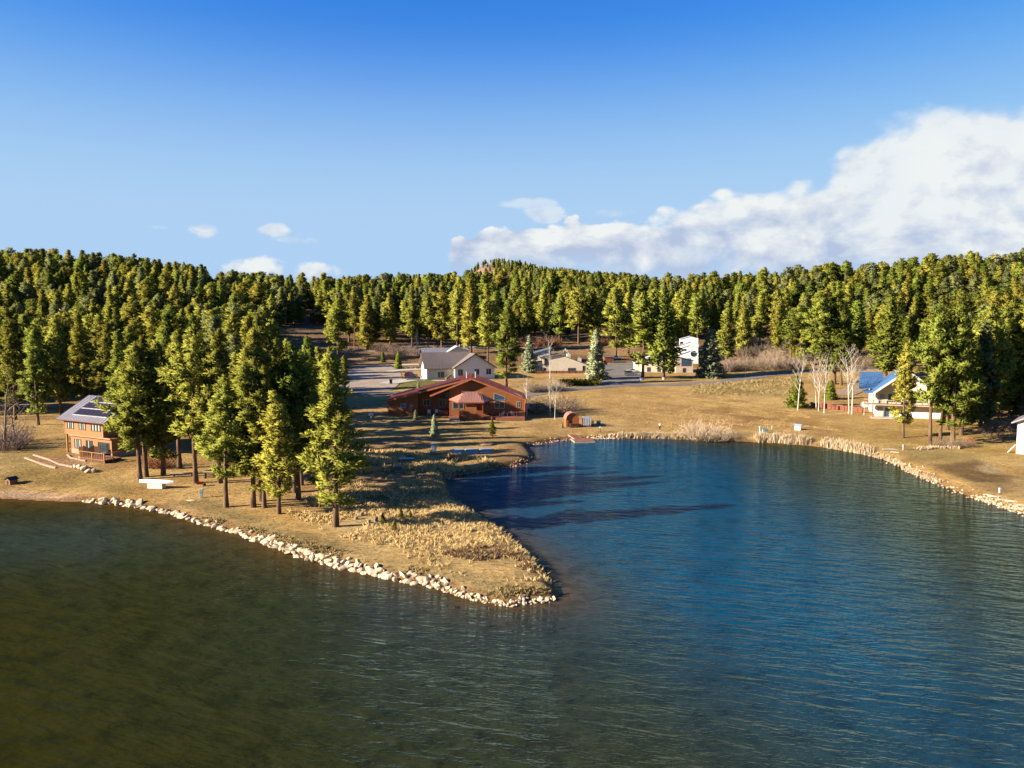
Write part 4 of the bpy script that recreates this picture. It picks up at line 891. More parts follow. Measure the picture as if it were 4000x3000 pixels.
# grey-roofed house behind it
pX = G(1740, 1405); hD = empty('grey_roofed_house', (pX.x, pX.y, pX.z), R(12), label='house with pale blue-grey roof peeping above the white house', category='house')
s = mpp(pX); MB().box(-9.5, 9.5, 0, 10, -1, 3.2).build('wall', CREAM, hD); roofslab(hD, (-10.2, -.6, 2.9), (10.2, -.6, 2.9), (10.2, 5, 5.0), (-10.2, 5, 5.0), METAL, .2, 18); roofslab(hD, (10.2, 10.6, 2.9), (-10.2, 10.6, 2.9), (-10.2, 5, 5.0), (10.2, 5, 5.0), METAL, .2)
MB().prism([(0.5, -1), (9.4, -1), (9.4, 3.3), (4.9, 5.7), (.5, 3.3)], -3, 5).build('gable_wall', CREAM, hD)
for a, b in (((0, 3.2), (4.9, 6.0)), ((4.9, 6.0), (9.8, 3.2))): MB().slab((a[0], -3.6, a[1]), (b[0], -3.6, b[1]), (b[0], 5.2, b[1]), (a[0], 5.2, a[1]), .2).build('roof', BLUEWHITE, hD)
for x in (6.2, 8.3): MB().cyl(x, 0, 3, 6.6, .2).build('chimney_pipe', ALU, hD)

# ------------------------------------------------------------------ condominiums
def house_frame(px, py, rz, name, lab): p = G(px, py); return empty(name, (p.x, p.y, p.z - .05), rz, label=lab, category='house'), mpp(p)
def shed_volume(parent, pts, y0, y1, wallm, roofm, over=.45, th=.22):
    """walls under a broken roof line given by (x, z) points left to right"""
    MB().prism([(pts[0][0], -1.2), (pts[-1][0], -1.2)] + [(x, z - .2) for x, z in reversed(pts)], y0, y1).build('wall', wallm, parent)
    for i, (a, b) in enumerate(zip(pts[:-1], pts[1:])):
        a, b = list(a), list(b); k = (b[1] - a[1]) / (b[0] - a[0])
        if i == 0: a[1] -= over * k; a[0] -= over
        if i == len(pts) - 2: b[1] += over * k; b[0] += over
        MB().slab((a[0], y0 - over, a[1]), (b[0], y0 - over, b[1]), (b[0], y1 + over, b[1]), (a[0], y1 + over, a[1]), th).build('roof', roofm, parent)
hE, s = house_frame(2119, 1456, R(4), 'condominium', 'cream stucco condominium with slanting slate roof left of the side street')
hE.name = 'condominium'
X = lambda px: (px - 2119) * s
Z = lambda py: (1456 - py) * s
shed_volume(hE, [(0, Z(1397)), (X(2188), Z(1383)), (X(2293), Z(1422))], 0, 9, CREAM, SLATE)
shed_volume(hE, [(X(2078), Z(1384)), (X(2160), Z(1362))], 4.5, 14, CREAM, SLATE)
shed_volume(hE, [(X(2072), Z(1416)), (X(2118), Z(1410))], 1.5, 8, CREAM, SLATE)
fe = front(0); window(hE, fe, X(2126), Z(1427), 1.5, 2.6, panes=2, fr=TRIMRED); window(hE, fe, X(2123), Z(1453), .8, 1.6, panes=1); window(hE, fe, X(2219), Z(1457), X(2249) - X(2219), 1.9, panes=2, glass=BLUEGLASS, fr=FRAME)
window(hE, front(4.5), X(2080), Z(1408), 2.1, 2.0, panes=2, fr=TRIMRED); window(hE, front(0), X(2277), Z(1450), .9, 2.0, panes=1)
for px, y, za, zb in ((2216, 4, 1382, 1368), (2225, 2, 1398, 1384), (2269, 2.5, 1413, 1400)):
    c = MB().box(X(px) - .7, X(px) + .7, y, y + 1.4, Z(za) - 1, Z(zb)).build('chimney', CREAM, hE); MB().cyl(X(px), y + .7, Z(zb), Z(zb) + .5, .22).build('chimney_cap', ALU, c)
dE = empty('condominium_fence', hE.location, R(4), label='dark red deck fence along the left condominium front', category='fence')
for k in range(30): MB().box(X(2090) + k * .62, X(2090) + k * .62 + .56, -2.6, -2.54, -.6, .95).build('board', REDWOOD if k % 4 else DARKWOOD, dE)
hF, s = house_frame(2640, 1456, R(-3), 'condominium', 'pinkish condominium with big square window behind two pines')
X = lambda px: (px - 2640) * s
shed_volume(hF, [(0, (1456 - 1391) * s), (X(2706), (1456 - 1406) * s)], 0, 9, mat('pinkish_stucco', (0.58, 0.46, 0.38), .8), SLATE)
shed_volume(hF, [(X(2508), (1456 - 1420) * s), (X(2582), (1456 - 1400) * s), (X(2640), (1456 - 1398) * s)], 1.5, 9, CREAM, SLATE)
shed_volume(hF, [(X(2490), (1456 - 1418) * s), (X(2575), (1456 - 1388) * s)], 5, 14, CREAM, BLUEWHITE)
window(hF, front(0), X(2661), (1456 - 1429) * s, X(2699) - X(2661), 30 * s, panes=1, glass=BLUEGLASS, label='big square picture window'); window(hF, front(0), X(2666), -.1, 1.2, 1.9, panes=1)
for px in (2530, 2570, 2595): window(hF, front(1.5), X(px), .3, 1.3, 1.7, panes=1, glass=BLUEGLASS)
for px, y in ((2551, 3), (2495, 6)): MB().box(X(px) - .6, X(px) + .6, y, y + 1.2, 3, (1456 - 1366) * s if px == 2551 else (1456 - 1378) * s).build('chimney', CREAM, hF)
hG, s = house_frame(2668, 1420, R(-8), 'condominium', 'bright white stepped condominium with round window, upper right')
X = lambda px: (px - 2668) * s
zz = lambda py: (1420 - py) * s
for k, (a, b, za, zb, y) in enumerate(((2648, 2726, 1386, 1370, 0), (2650, 2728, 1363, 1349, 4), (2654, 2733, 1352, 1337, 8), (2664, 2735, 1326, 1315, 12))):
    m = (a * .45 + b * .55); shed_volume(hG, [(X(a), zz(za)), (X(m), zz(zb)), (X(b), zz(zb + 8))], y, y + 4.02, WHITE, BLUEWHITE, .25, .15)
ring = MB(); 
for i in range(16):
    a, b = 6.2832 * i / 16, 6.2832 * (i + 1) / 16; ring.beam((X(2708) + 1.25 * math.cos(a), -.05, zz(1381) + 1.25 * math.sin(a)), (X(2708) + 1.25 * math.cos(b), -.05, zz(1381) + 1.25 * math.sin(b)), .08)
wr = ring.build('round_window', FRAME, hG); MB().add([(X(2708) + 1.22 * math.cos(6.2832 * i / 16), -.06, zz(1381) + 1.22 * math.sin(6.2832 * i / 16)) for i in range(16)], [tuple(range(16))]).build('pane', GLASS, wr)
window(hG, front(4), X(2663), zz(1372), 2.2, .9, panes=2); window(hG, front(12), X(2663), zz(1352), 1.4, 1.6, panes=1)
MB().box(X(2636), X(2646), 8, 9.4, -1, zz(1328)).build('chimney', WHITE, hG)
# small orange garage by the side street
gp, s = house_frame(2378, 1418, R(5), 'orange_garage', 'small orange wooden garage at the head of the side street'); gp['category'] = 'garage'
MB().box(-1.9, 1.9, 0, 3.5, -.4, 2.6).build('wall', CEDAR, gp); MB().slab((-2.2, -.3, 2.6), (2.2, -.3, 2.6), (2.2, 3.8, 2.9), (-2.2, 3.8, 2.9), .15).build('roof', SLATE, gp); MB().box(-1.2, 1.2, -.05, 0, -.3, 2.0).build('door', REDWOOD, gp)

# ------------------------------------------------------------------ blue-roofed house (right)
pH = G(3404, 1626); s = mpp(pH); hH = empty('blue_roofed_house', (pH.x, pH.y, pH.z - .05), R(-21), label='white house with blue metal roof and long balcony behind pines', category='house')
X = lambda px: (px - 3404) * s; Z = lambda py: (1626 - py) * s
x0, x1, xp = X(3418), X(3650), X(3520); zt, zk, zp = Z(1573), Z(1528), Z(1438)
sL = (zp - zk) / (xp - X(3404)); 
MB().box(x0, x1, 0, 11, -.8, zt).build('lower_wall', WHITE, hH)
MB().prism([(X(3424), zt), (x1, zt), (x1, zp - (x1 - xp) * sL - .3), (xp, zp - .3), (X(3424), zp - (xp - X(3424)) * sL - .3)], .3, 11).build('gable_wall', CREAM, hH)
for (a, b) in (((X(3404), zk), (xp, zp)), ((xp, zp), (X(3640), zp - (X(3640) - xp) * sL))):
    o = MB().slab((a[0], -2.2, a[1]), (b[0], -2.2, b[1]), (b[0], 11.6, b[1]), (a[0], 11.6, a[1]), .2).build('roof', BLUEROOF, hH)
    MB().slab((a[0], -2.2, a[1] - .22), (b[0], -2.2, b[1] - .22), (b[0], 11.5, b[1] - .22), (a[0], 11.5, a[1] - .22), .05).build('soffit', SOFFIT, o)
    MB().slab((a[0], -2.32, a[1] + .04), (b[0], -2.32, b[1] + .04), (b[0], -2.205, b[1] + .04), (a[0], -2.205, a[1] + .04), .5).build('fascia', BLUEWHITE, o)
MB().slab((X(3374), -2.2, zk - .25), (X(3406), -2.2, zk), (X(3406), 6, zk), (X(3374), 6, zk - .25), .15).build('porch_roof', BLUEROOF, hH)
MB().prism([(X(3408), -.8), (X(3455), -.8), (X(3455), Z(1492)), (X(3408), Z(1512))], 8.5, 14).build('wing_wall', WHITE, hH)
roofslab(hH, (X(3360), 3.6, Z(1520)), (X(3455), 3.6, Z(1520)), (X(3455), 14, Z(1466)), (X(3372), 14, Z(1466)), BLUEROOF, .18, 14)
MB().box(X(3374), X(3640), -2.4, .28, zt - .25, zt).build('balcony_floor', PALEWOOD, hH); MB().box(X(3374), X(3640), -2.45, -2.3, zt + .95, zt + 1.08).build('handrail', PALEWOOD, hH)
for px in (3376, 3405, 3432, 3470, 3485, 3530, 3575, 3600, 3627): MB().box(X(px) - .09, X(px) + .09, -2.4, -2.22, zt, zt + 1.0 if px not in (3376, 3405) else zk - .3).build('balcony_post', CEDAR, hH)
for k in range(60): x = X(3376) + (X(3638) - X(3376)) * k / 59; MB().box(x - .02, x + .02, -2.38, -2.34, zt, zt + .96).build('baluster', DARKWOOD, hH)
for px in (3404, 3485, 3600): MB().box(X(px) - .12, X(px) + .12, -2.35, -2.1, -.5, zt - .26).build('ground_post', CEDAR, hH)
fl = front(0); window(hH, fl, X(3450), 0, X(3467) - X(3450), 2.35, panes=1, glass=BLUEGLASS, fr=FRAMEW, label='blue glazed door'); window(hH, fl, X(3424), .1, 1.2, 2.3, panes=1, fr=FRAMEW, glass=CURTAIN); window(hH, fl, X(3494), .9, 1.5, 1.0, panes=2, fr=FRAMEW)
window(hH, front(.3), X(3430), zt + .15, 1.2, 2.1, panes=1, fr=FRAMEW, glass=CURTAIN); window(hH, front(.3), X(3460), zt + .3, 2.6, 2.0, panes=2, fr=FRAMEW); window(hH, front(.3), X(3540), zt + .3, 2.6, 2.0, panes=2, fr=FRAMEW)
MB().box(X(3400), X(3490), -3.2, -.01, -.5, .12).build('patio', CONC, hH)
# white house at the right edge
pK = G(3968, 1772); s = mpp(pK); hK = empty('white_house', (pK.x, pK.y, pK.z - .05), R(-40), label='bright white house wall with grey eave at the right edge', category='house')
MB().prism([(0, -.6), (9, -.6), (9, 6.1), (4.5, 8.3), (0, 6.1)], 0, 9).build('wall', mat('bright_white_stucco', (0.8, 0.78, 0.72), .7), hK)
for a, b in (((-.9, 5.75), (4.5, 8.45)), ((4.5, 8.45), (9.9, 5.75))): MB().slab((a[0], -.8, a[1]), (b[0], -.8, b[1]), (b[0], 9.6, b[1]), (a[0], 9.6, a[1]), .25).build('roof', METAL, hK)
MB().box(2.0, 2.25, -1.2, -.9, -.3, 6.5).build('porch_post', REDWOOD, hK); window(hK, front(0), 1.5, 1.9, 1.4, 1.4, panes=1); MB().slab((-1.3, -.2, .2), (-.2, -.2, 1.7), (-.2, .6, 1.7), (-1.3, .6, .2), .12).build('bulkhead_door', WHITEP, hK)
# cabins up in the wood
def cabin(px, py, w, h, rz, wallm, roofm, lab, d=6.):
    o, s = house_frame(px, py, rz, 'wood_cabin', lab); o['category'] = 'cabin'
    MB().prism([(-w / 2, -2), (w / 2, -2), (w / 2, h), (0, h + w * .22), (-w / 2, h)], 0, d).build('wall', wallm, o)
    for sg in (-1, 1):
        a, b = ((-w / 2 - .5, h - .25), (0, h + w * .25)) if sg < 0 else ((0, h + w * .25), (w / 2 + .5, h - .25)); MB().slab((a[0], -.6, a[1]), (b[0], -.6, b[1]), (b[0], d + .6, b[1]), (a[0], d + .6, a[1]), .2).build('roof', roofm, o)
    window(o, front(0), -w * .3, h * .45, 1.0, 1.1, panes=1, fr=FRAMEW); MB().box(w * .1, w * .1 + 1, -.06, 0, 0, 2.1).build('door', TRIMRED, o); return o
cabin(1226, 1262, 6., 5.2, R(-25), REDWOOD, METAL, 'red cabin with pale roof among the pines on the left slope')
cabin(1110, 1480, 9., 3.0, R(80), CEDAR, PINKROOF, 'building with faded red roof seen between the pines left of the turnaround', 9.)
cabin(1526, 1262, 9., 3.6, R(10), CEDAR, SLATE, 'dark cabin in the wood above the white house')
cabin(2055, 1235, 9., 3.6, R(8), CEDAR, SLATE, 'tan cabin in the wood left of the left condominium')
cabin(2360, 1235, 9., 3.2, R(-8), CREAM, mat('tan_shingles', (0.34, 0.24, 0.16), .8), 'cream cabin in the wood above the side street')
cabin(2625, 1238, 8., 3.2, R(-12), GREYBLUE, BLUEROOF, 'blue-grey cabin in the wood above the right condominium')

# ------------------------------------------------------------------ roads and paving
def ribbon(name, pts, m, lift=.06, step=1.5, across=4, **props):
    """paved strip draped on the ground: pts are (px, py, half width in m)"""
    P = [G(a, b) for a, b, _ in pts]; W = [c for *_, c in pts]; cx = []
    for i in range(len(P) - 1):
        p0, p1, p2, p3 = P[max(i - 1, 0)], P[i], P[i + 1], P[min(i + 2, len(P) - 1)]; n = max(2, int((p2 - p1).length / step))
        for k in range(n):
            t = k / n; q = .5 * ((2 * p1) + (p2 - p0) * t + (2 * p0 - 5 * p1 + 4 * p2 - p3) * t * t + (3 * p1 - p0 - 3 * p2 + p3) * t ** 3)
            cx.append((q.x, q.y, W[i] + (W[i + 1] - W[i]) * t))
    cx.append((P[-1].x, P[-1].y, W[-1])); cx = np.array(cx)
    d = np.gradient(cx[:, :2], axis=0); d /= np.maximum(np.linalg.norm(d, axis=1), 1e-6)[:, None]; nrm = np.stack([-d[:, 1], d[:, 0]], 1)
    f = np.linspace(-1, 1, across + 1); XY = cx[:, None, :2] + nrm[:, None, :] * (cx[:, 2, None] * f)[..., None]
    # follow the highest ground nearby so that the sheet never dips below it
    flat = XY.reshape(-1, 2); z = np.max([height(flat + np.array(o)) for o in ((0, 0), (.7, 0), (-.7, 0), (0, .7), (0, -.7))], axis=0) + lift
    ii = np.arange(len(flat)).reshape(XY.shape[:2]); F = np.stack([ii[:-1, :-1], ii[1:, :-1], ii[1:, 1:], ii[:-1, 1:]], -1).reshape(-1, 4)
    V = np.column_stack([flat, z]); me = mesh_from(name, V, F)
    if me.polygons[0].normal.z < 0: me.flip_normals()
    return link(name, me, m, smooth=True, **props)
ASPH = mat('worn_asphalt', (0.20, 0.175, 0.15), .9, (0.15, 0.13, 0.115), .25, .2, 5.); GRAVEL = mat('pale_gravel', (0.36, 0.285, 0.215), .95, (0.28, 0.215, 0.16), .3, .5, 3.); DIRT = mat('dirt_track', (0.34, 0.25, 0.165), .95, (0.27, 0.19, 0.12), .3, .4, 3.)
ribbon('asphalt_road', [(1390, 1535, 3.4), (1560, 1538, 3.3), (1750, 1545, 3.2), (1980, 1552, 3.2), (2180, 1526, 3.2), (2400, 1507, 3.2), (2600, 1503, 3.2), (2800, 1493, 3.2), (3000, 1466, 3.2), (3150, 1452, 3.2), (3300, 1446, 3.2), (3420, 1432, 3.2), (3560, 1420, 3.2)], ASPH, kind='structure', label='grey asphalt road curving past the houses')
ribbon('side_street', [(2425, 1505, 7.5), (2425, 1488, 6.0), (2432, 1470, 6.5), (2440, 1445, 8.0), (2420, 1425, 7.0), (2415, 1416, 6.0)], ASPH, .1, kind='structure', label='short asphalt side street between the condominiums')
ribbon('gravel_turnaround', [(1425, 1528, 8.0), (1430, 1505, 10.5), (1440, 1482, 11.5), (1450, 1460, 11.0), (1460, 1440, 8.0), (1470, 1428, 5.0)], GRAVEL, .085, kind='structure', label='pale gravel turnaround left of the white house')
ribbon('driveway', [(1510, 1500, 3.0), (1560, 1490, 3.6), (1620, 1482, 3.8), (1675, 1483, 3.0)], CONC, .12, kind='structure', label='concrete driveway with two parked vehicles')
ribbon('driveway', [(1450, 1434, 2.0), (1540, 1428, 2.6), (1640, 1424, 2.6)], CONC, .1, kind='structure', label='concrete drive behind the small spruce'); ribbon('front_walk', [(1690, 1487, 1.2), (1735, 1488, 1.2), (1765, 1490, 1.2)], CONC, .12, kind='structure', label='concrete walk along the white house front')
ribbon('driveway', [(1520, 1452, 2.0), (1580, 1446, 2.6), (1640, 1443, 2.6)], CONC, .1, kind='structure', label='concrete drive in front of the small spruce')
ribbon('gravel_road', [(1040, 1384, 2.8), (1200, 1380, 2.8), (1400, 1375, 2.8), (1560, 1368, 2.8), (1700, 1366, 2.6), (1900, 1365, 2.6), (2100, 1360, 2.6), (2300, 1356, 2.6), (2480, 1352, 2.6)], DIRT, .15, kind='structure', label='pale gravel road at the foot of the hill')
ribbon('dirt_track', [(3420, 1436, 2.6), (3400, 1480, 3.0), (3340, 1520, 3.2), (3290, 1545, 2.6)], DIRT, .1, kind='structure', label='pale dirt drive behind the aspens')
ribbon('forest_track', [(0, 1585, 2.0), (110, 1588, 2.2), (230, 1590, 2.0)], DIRT, .08, kind='structure', label='pale track between the pines left of the solar house')

# ------------------------------------------------------------------ stones along the shore
def rock_mesh(seed, flat=.74, ang=.2):
    bm = bmesh.new(); bmesh.ops.create_icosphere(bm, subdivisions=2, radius=.5); rg = np.random.default_rng(seed); k = rg.normal(size=(5, 3)); ph = rg.uniform(0, 6, 5); cut = rg.normal(size=(6, 3)); cut /= np.linalg.norm(cut, axis=1)[:, None]
    for v in bm.verts:
        p = np.array(v.co); r = 1 + ang * sum(math.sin(3 * float(k[i] @ p) + ph[i]) for i in range(5)) / 1.6; q = p * r
        for c in cut:
            e = float(q @ c)
            if e > .3: q = q - c * (e - .3) * .92
        v.co = (q[0] * 1.15, q[1] * .92, q[2] * flat)
    me = bpy.data.meshes.new('boulder'); bm.to_mesh(me); bm.free(); me.polygons.foreach_set('use_smooth', [False] * len(me.polygons)); return me
ROCKM = mat('pale_sandstone', (0.70, 0.56, 0.39), .85, (0.46, 0.34, 0.22), 1.6, .35, 5., rnd=.2); ROCKR = mat('reddish_rubble', (0.40, 0.24, 0.16), .9, (0.28, 0.16, 0.11), 2., .35, 5., rnd=.2)
ROCKS = [rock_mesh(200 + i) for i in range(7)]
for r in ROCKS: r.materials.append(ROCKM)
SH = [p for p in SHORE_PX if 325 <= p[0]][:26]
path = np.array([on_plane(*p) for p in SH]); seg = np.linalg.norm(np.diff(path, axis=0), axis=1); cum = np.concatenate([[0], np.cumsum(seg)])
def along(sv):
    i = min(int(np.searchsorted(cum, sv, 'right')) - 1, len(seg) - 1); t = (sv - cum[i]) / seg[i]; p = path[i] + (path[i + 1] - path[i]) * t; d = (path[i + 1] - path[i]) / seg[i]; return p, np.array([-d[1], d[0]]), SH[i][0]
sv, nb = .3, 0
while sv < cum[-1] - .2 and nb < 285:
    p, n, px = along(sv)
    if sdist(p + n * .6)[0] < 0: n = -n
    big = np.interp(px, [330, 700, 1000, 1300, 1650, 1750, 2000], [.95, 1.0, .84, .8, .75, .46, .4]); rows = 1 if px < 950 else 2
    for r in range(rows + (1 if random.random() < .3 else 0)):
        sz = big * random.choice((.6, .8, .95, 1.0, 1.1, 1.25)) * random.uniform(.85, 1.1); off = -.1 + r * big * .62 + random.uniform(-.15, .2); q = p + n * off + np.array([random.uniform(-.15, .15), random.uniform(-.1, .1)])
        o = link('boulder', ROCKS[nb % 7], None, None); o.location = (q[0], q[1], max(hz(*q), -.08) + sz * .1); o.scale = (sz * random.uniform(.85, 1.25), sz * random.uniform(.85, 1.1), sz * random.uniform(.8, 1.2)); o.rotation_euler = (random.uniform(-.3, .3), random.uniform(-.3, .3), random.uniform(0, 6.28))
        o['label'] = 'pale boulder in the row edging the grassy point' if px < 1740 else 'small pale stone in the rubble edging the tip'; o['category'] = 'boulder'; o['group'] = 'boulders along the point' if px < 1740 else 'small stones at the tip of the point'; nb += 1
    sv += big * random.uniform(.56, .82)
def rubble(name, pts, n, smin, smax, m, spread, **props):
    """loose small stones along a pixel line, joined"""
    P = [G(*p) for p in pts]; V, F = [], []
    base = np.array([tuple(v.co) for v in ROCKS[0].vertices]); bf = [tuple(f.vertices) for f in ROCKS[0].polygons]
    for k in range(n):
        t = random.uniform(0, len(P) - 1.001); i = int(t); q = P[i].lerp(P[i + 1], t - i); x, y = q.x + random.gauss(0, spread), q.y + random.gauss(0, spread * .8); s_ = random.uniform(smin, smax); a = random.uniform(0, 6.28)
        v = base * s_ * np.array([1, random.uniform(.7, 1.1), random.uniform(.7, 1.1)]); v = np.column_stack([v[:, 0] * math.cos(a) - v[:, 1] * math.sin(a), v[:, 0] * math.sin(a) + v[:, 1] * math.cos(a), v[:, 2]]) + np.array([x, y, max(hz(x, y), -.05) + s_ * .12]); kk = len(V); V += list(v); F += [tuple(j + kk for j in f) for f in bf]
    me = mesh_from(name, V, F); return link(name, me, m, kind='stuff', **props)
rubble('shore_rubble', [(3795, 1940), (3870, 1958), (3940, 1980), (4000, 2000), (4060, 2020)], 230, .22, .5, ROCKM, .55, label='pale rubble along the right shore', category='rubble')
rubble('shore_rubble', [(2300, 1712), (2350, 1710), (2412, 1708)], 110, .25, .6, ROCKM, .5, label='pale rubble beside the boat dock', category='rubble')
rubble('shore_rubble', [(2070, 1742), (2100, 1736), (2170, 1724), (2235, 1716)], 80, .2, .5, ROCKR, .45, label='reddish rubble left of the boat dock', category='rubble')
rubble('shore_rubble', [(1740, 1870), (1760, 1856), (2000, 1822), (2085, 1792)], 130, .2, .5, ROCKR, .5, label='reddish rubble on the shaded spit', category='rubble')
rubble('shore_rubble', [(3480, 1800), (3560, 1842), (3650, 1882), (3780, 1935)], 120, .2, .5, ROCKM, .6, label='scattered pale stones on the right shore bank', category='rubble')
rubble('shore_rubble', [(1760, 1945), (1860, 2005), (1960, 2080), (2070, 2175), (2160, 2280)], 110, .15, .4, ROCKR, .35, label='reddish stones on the shaded bank of the point', category='rubble')
for k, (a, b) in enumerate(((3865, 1937), (3890, 1943), (3920, 1955), (3950, 1960), (3985, 1975))):
    p = G(a, b); o = link('flagstone', ROCKS[k], None); o.location = (p.x, p.y, p.z + .08); o.scale = (1.7, .9, .35); o.rotation_euler = (0, 0, R(-35)); o['label'] = ('first', 'second', 'third', 'fourth', 'last')[k] + ' long white flagstone from the left on the right shore'; o['category'] = 'stone'; o['group'] = 'flagstones on the right shore'
# garden wall stones by the solar house
for k, (a, b, sz) in enumerate(((352, 1838, 1.0), (367, 1843, .9), (326, 1840, 1.3), (345, 1848, 1.0), (312, 1834, 1.1), (298, 1830, .9))):
    p = G(a, b); o = link('garden_stone', ROCKS[(k + 3) % 7], None); o.location = (p.x, p.y, p.z + .3 * sz); o.scale = (sz, sz * .9, sz * 1.2); o['label'] = 'rough upright stone in the garden wall below the deck'; o['category'] = 'stone'; o['group'] = 'garden wall stones'
CURB = mat('sandstone_curb', (0.5, 0.34, 0.24), .85, (0.46, 0.32, 0.22), 1.2, .3, 5.)
def curb(pts, lab):
    o = None; P = [G(*p) for p in pts]; root = empty('garden_edging', P[0], 0, label=lab, category='edging')
    for a, b in zip(P[:-1], P[1:]):
        L = (b - a).length; n = max(1, int(L / 1.1)); d = (b - a) / n
        for k in range(n):
            q = a + d * k - P[0]; e = q + d * .93; MB().slab(q + Vector((0, .2, .2)), q + Vector((0, -.2, .16)), e + Vector((0, -.2, .16)), e + Vector((0, .2, .2)), .4).build('edging_stone', CURB, root)
curb([(97, 1790), (130, 1802), (165, 1815), (218, 1830)], 'line of pale edging stones around the garden below the solar house'); curb([(130, 1778), (190, 1797), (230, 1815), (285, 1826)], 'upper line of edging stones in the solar house garden'); curb([(262, 1778), (275, 1790), (335, 1802)], 'pinkish terrace edge against the solar house wall')

# ------------------------------------------------------------------ dry grass, reeds, brush
def blade_mesh(name, pos, hgt, n, wid, rg, lean=.5, m=None, **props):
    pos = np.asarray(pos); N = len(pos); c = np.repeat(pos, n, 0); h = np.repeat(hgt, n) * rg.uniform(.55, 1.15, N * n); a = rg.uniform(0, 6.283, N * n); ln = rg.uniform(.1, lean, N * n) * h
    rad = np.repeat(hgt, n) * .28 * rg.random(N * n); c = c + np.column_stack([np.cos(a) * rad, np.sin(a) * rad, np.zeros(N * n)])
    b = a + rg.normal(0, .8, N * n) + 1.57; w = wid * rg.uniform(.6, 1.3, N * n)
    s_ = np.column_stack([np.cos(b) * w, np.sin(b) * w, np.zeros(N * n)]); wind = np.array([.12, .05, 0])
    tip = c + np.column_stack([np.cos(a) * ln, np.sin(a) * ln, h]) + wind * h[:, None]; mid = c + (tip - c) * np.array([.4, .4, .62])
    V = np.stack([c - s_, c + s_, mid + s_ * .8, tip, mid - s_ * .8], 1).reshape(-1, 3); F = np.arange(len(V)).reshape(-1, 5)
    return link(name, mesh_from(name, V, F), m, **props)
STRAW = mat('dry_straw', (0.86, 0.64, 0.29), .9, (0.64, 0.45, 0.19), .5, contrast=(.3, .7)); STRAWG = mat('olive_weeds', (0.46, 0.35, 0.15), .9, (0.28, 0.21, 0.085), .6, contrast=(.3, .7)); REED = mat('pale_reeds', (0.66, 0.52, 0.34), .9, (0.50, 0.37, 0.22), 1.2, contrast=(.3, .7)); BROWNW = mat('brown_brush', (0.27, 0.16, 0.085), .9, (0.17, 0.10, 0.055), .9)
def scatter(poly, n, rg, clump=0.0, smin=.4):
    P = poly_px(poly); lo, hi = P.min(0), P.max(0); Q = rg.uniform(lo, hi, (n * 4, 2)); Q = Q[(sdist(Q, P) < 0) & (sdist(Q) > smin)]
    if clump: Q = Q[(wob(Q[:, 0], Q[:, 1], 2.3) + .6 * wob(Q[:, 0], Q[:, 1], .9, 2)) > clump * (2 * rg.random(len(Q)) - .9)]
    Q = Q[:n]; return np.column_stack([Q, height(Q) - .03])
rg = np.random.default_rng(5)
A = scatter([(1080, 1990), (1300, 1900), (1700, 1830), (1760, 1930), (1870, 2010), (2060, 2170), (2165, 2300), (1900, 2280), (1600, 2190), (1300, 2090)], 6500, rg, .6)
blade_mesh('dry_grass', A, rg.uniform(.2, .55, len(A)), 7, .028, rg, 1.3, STRAW, kind='stuff', label='tall dry straw grass on the point', category='grass')
A = scatter([(480, 1945), (900, 2040), (1250, 2130), (1600, 2215), (1950, 2290), (2170, 2320), (2130, 2350), (1990, 2364), (1600, 2270), (1300, 2205), (1000, 2108), (760, 2035)], 9000, rg, .25, .5)
blade_mesh('bank_weeds', A, rg.uniform(.15, .45, len(A)), 7, .035, rg, 1.0, STRAWG, kind='stuff', label='olive weeds on the bank above the boulders', category='weeds')
A = scatter([(1700, 2170), (1950, 2130), (2060, 2190), (2090, 2260), (1900, 2270)], 900, rg, .3)
blade_mesh('brown_brush', A, rg.uniform(.2, .55, len(A)), 8, .03, rg, 1.2, BROWNW, kind='stuff', label='brown broken brush near the tip of the point', category='brush')
A = scatter([(1310, 1760), (1700, 1770), (1930, 1810), (1900, 1838), (1740, 1880), (1740, 1840), (1330, 1850)], 2200, rg, .5)
blade_mesh('yard_grass', A, rg.uniform(.4, .9, len(A)), 7, .04, rg, .7, STRAW, kind='stuff', label='tall dry grass behind the shaded inlet', category='grass')
A = scatter([(2150, 1540), (2700, 1540), (3100, 1500), (3100, 1600), (3300, 1690), (2800, 1700), (2300, 1640)], 26000, rg, .15)
blade_mesh('meadow_grass', A, rg.uniform(.07, .22, len(A)), 4, .03, rg, .9, mat('meadow_straw', (0.62, 0.44, 0.19), .9, (0.40, 0.27, 0.105), .3, contrast=(.3, .7)), kind='stuff', label='dry grass tufts over the meadow', category='grass')
A = scatter([(2700, 1505), (3090, 1475), (3100, 1545), (2700, 1545)], 1500, rg, .5); blade_mesh('roadside_weeds', A, rg.uniform(.3, .8, len(A)), 6, .05, rg, .7, STRAWG, kind='stuff', label='grey weeds below the road', category='weeds')
def reeds(pts, n, hgt, lab, sp=.5):
    P = [G(*p) for p in pts]; Q = []
    for k in range(n):
        t = rg.uniform(0, len(P) - 1.001); i = int(t); q = P[i].lerp(P[i + 1], t - i); x, y = q.x + rg.normal(0, .3), q.y + rg.uniform(0, sp); Q.append((x, y, max(hz(x, y), -.2)))
    blade_mesh('cattail_reeds', Q, rg.uniform(hgt * .6, hgt * 1.1, n), 9, .045, rg, .28, REED, kind='stuff', label=lab, category='reeds')
reeds([(2955, 1727), (3050, 1731), (3160, 1738)], 420, 1.5, 'pale cattail reeds left of the gap on the north shore', 1.5); reeds([(3225, 1746), (3320, 1762), (3400, 1778)], 420, 1.55, 'pale cattail reeds right of the gap on the north shore', 1.6); reeds([(2412, 1711), (2560, 1712), (2700, 1715)], 380, .85, 'low pale reeds along the middle of the north shore', 1.2)
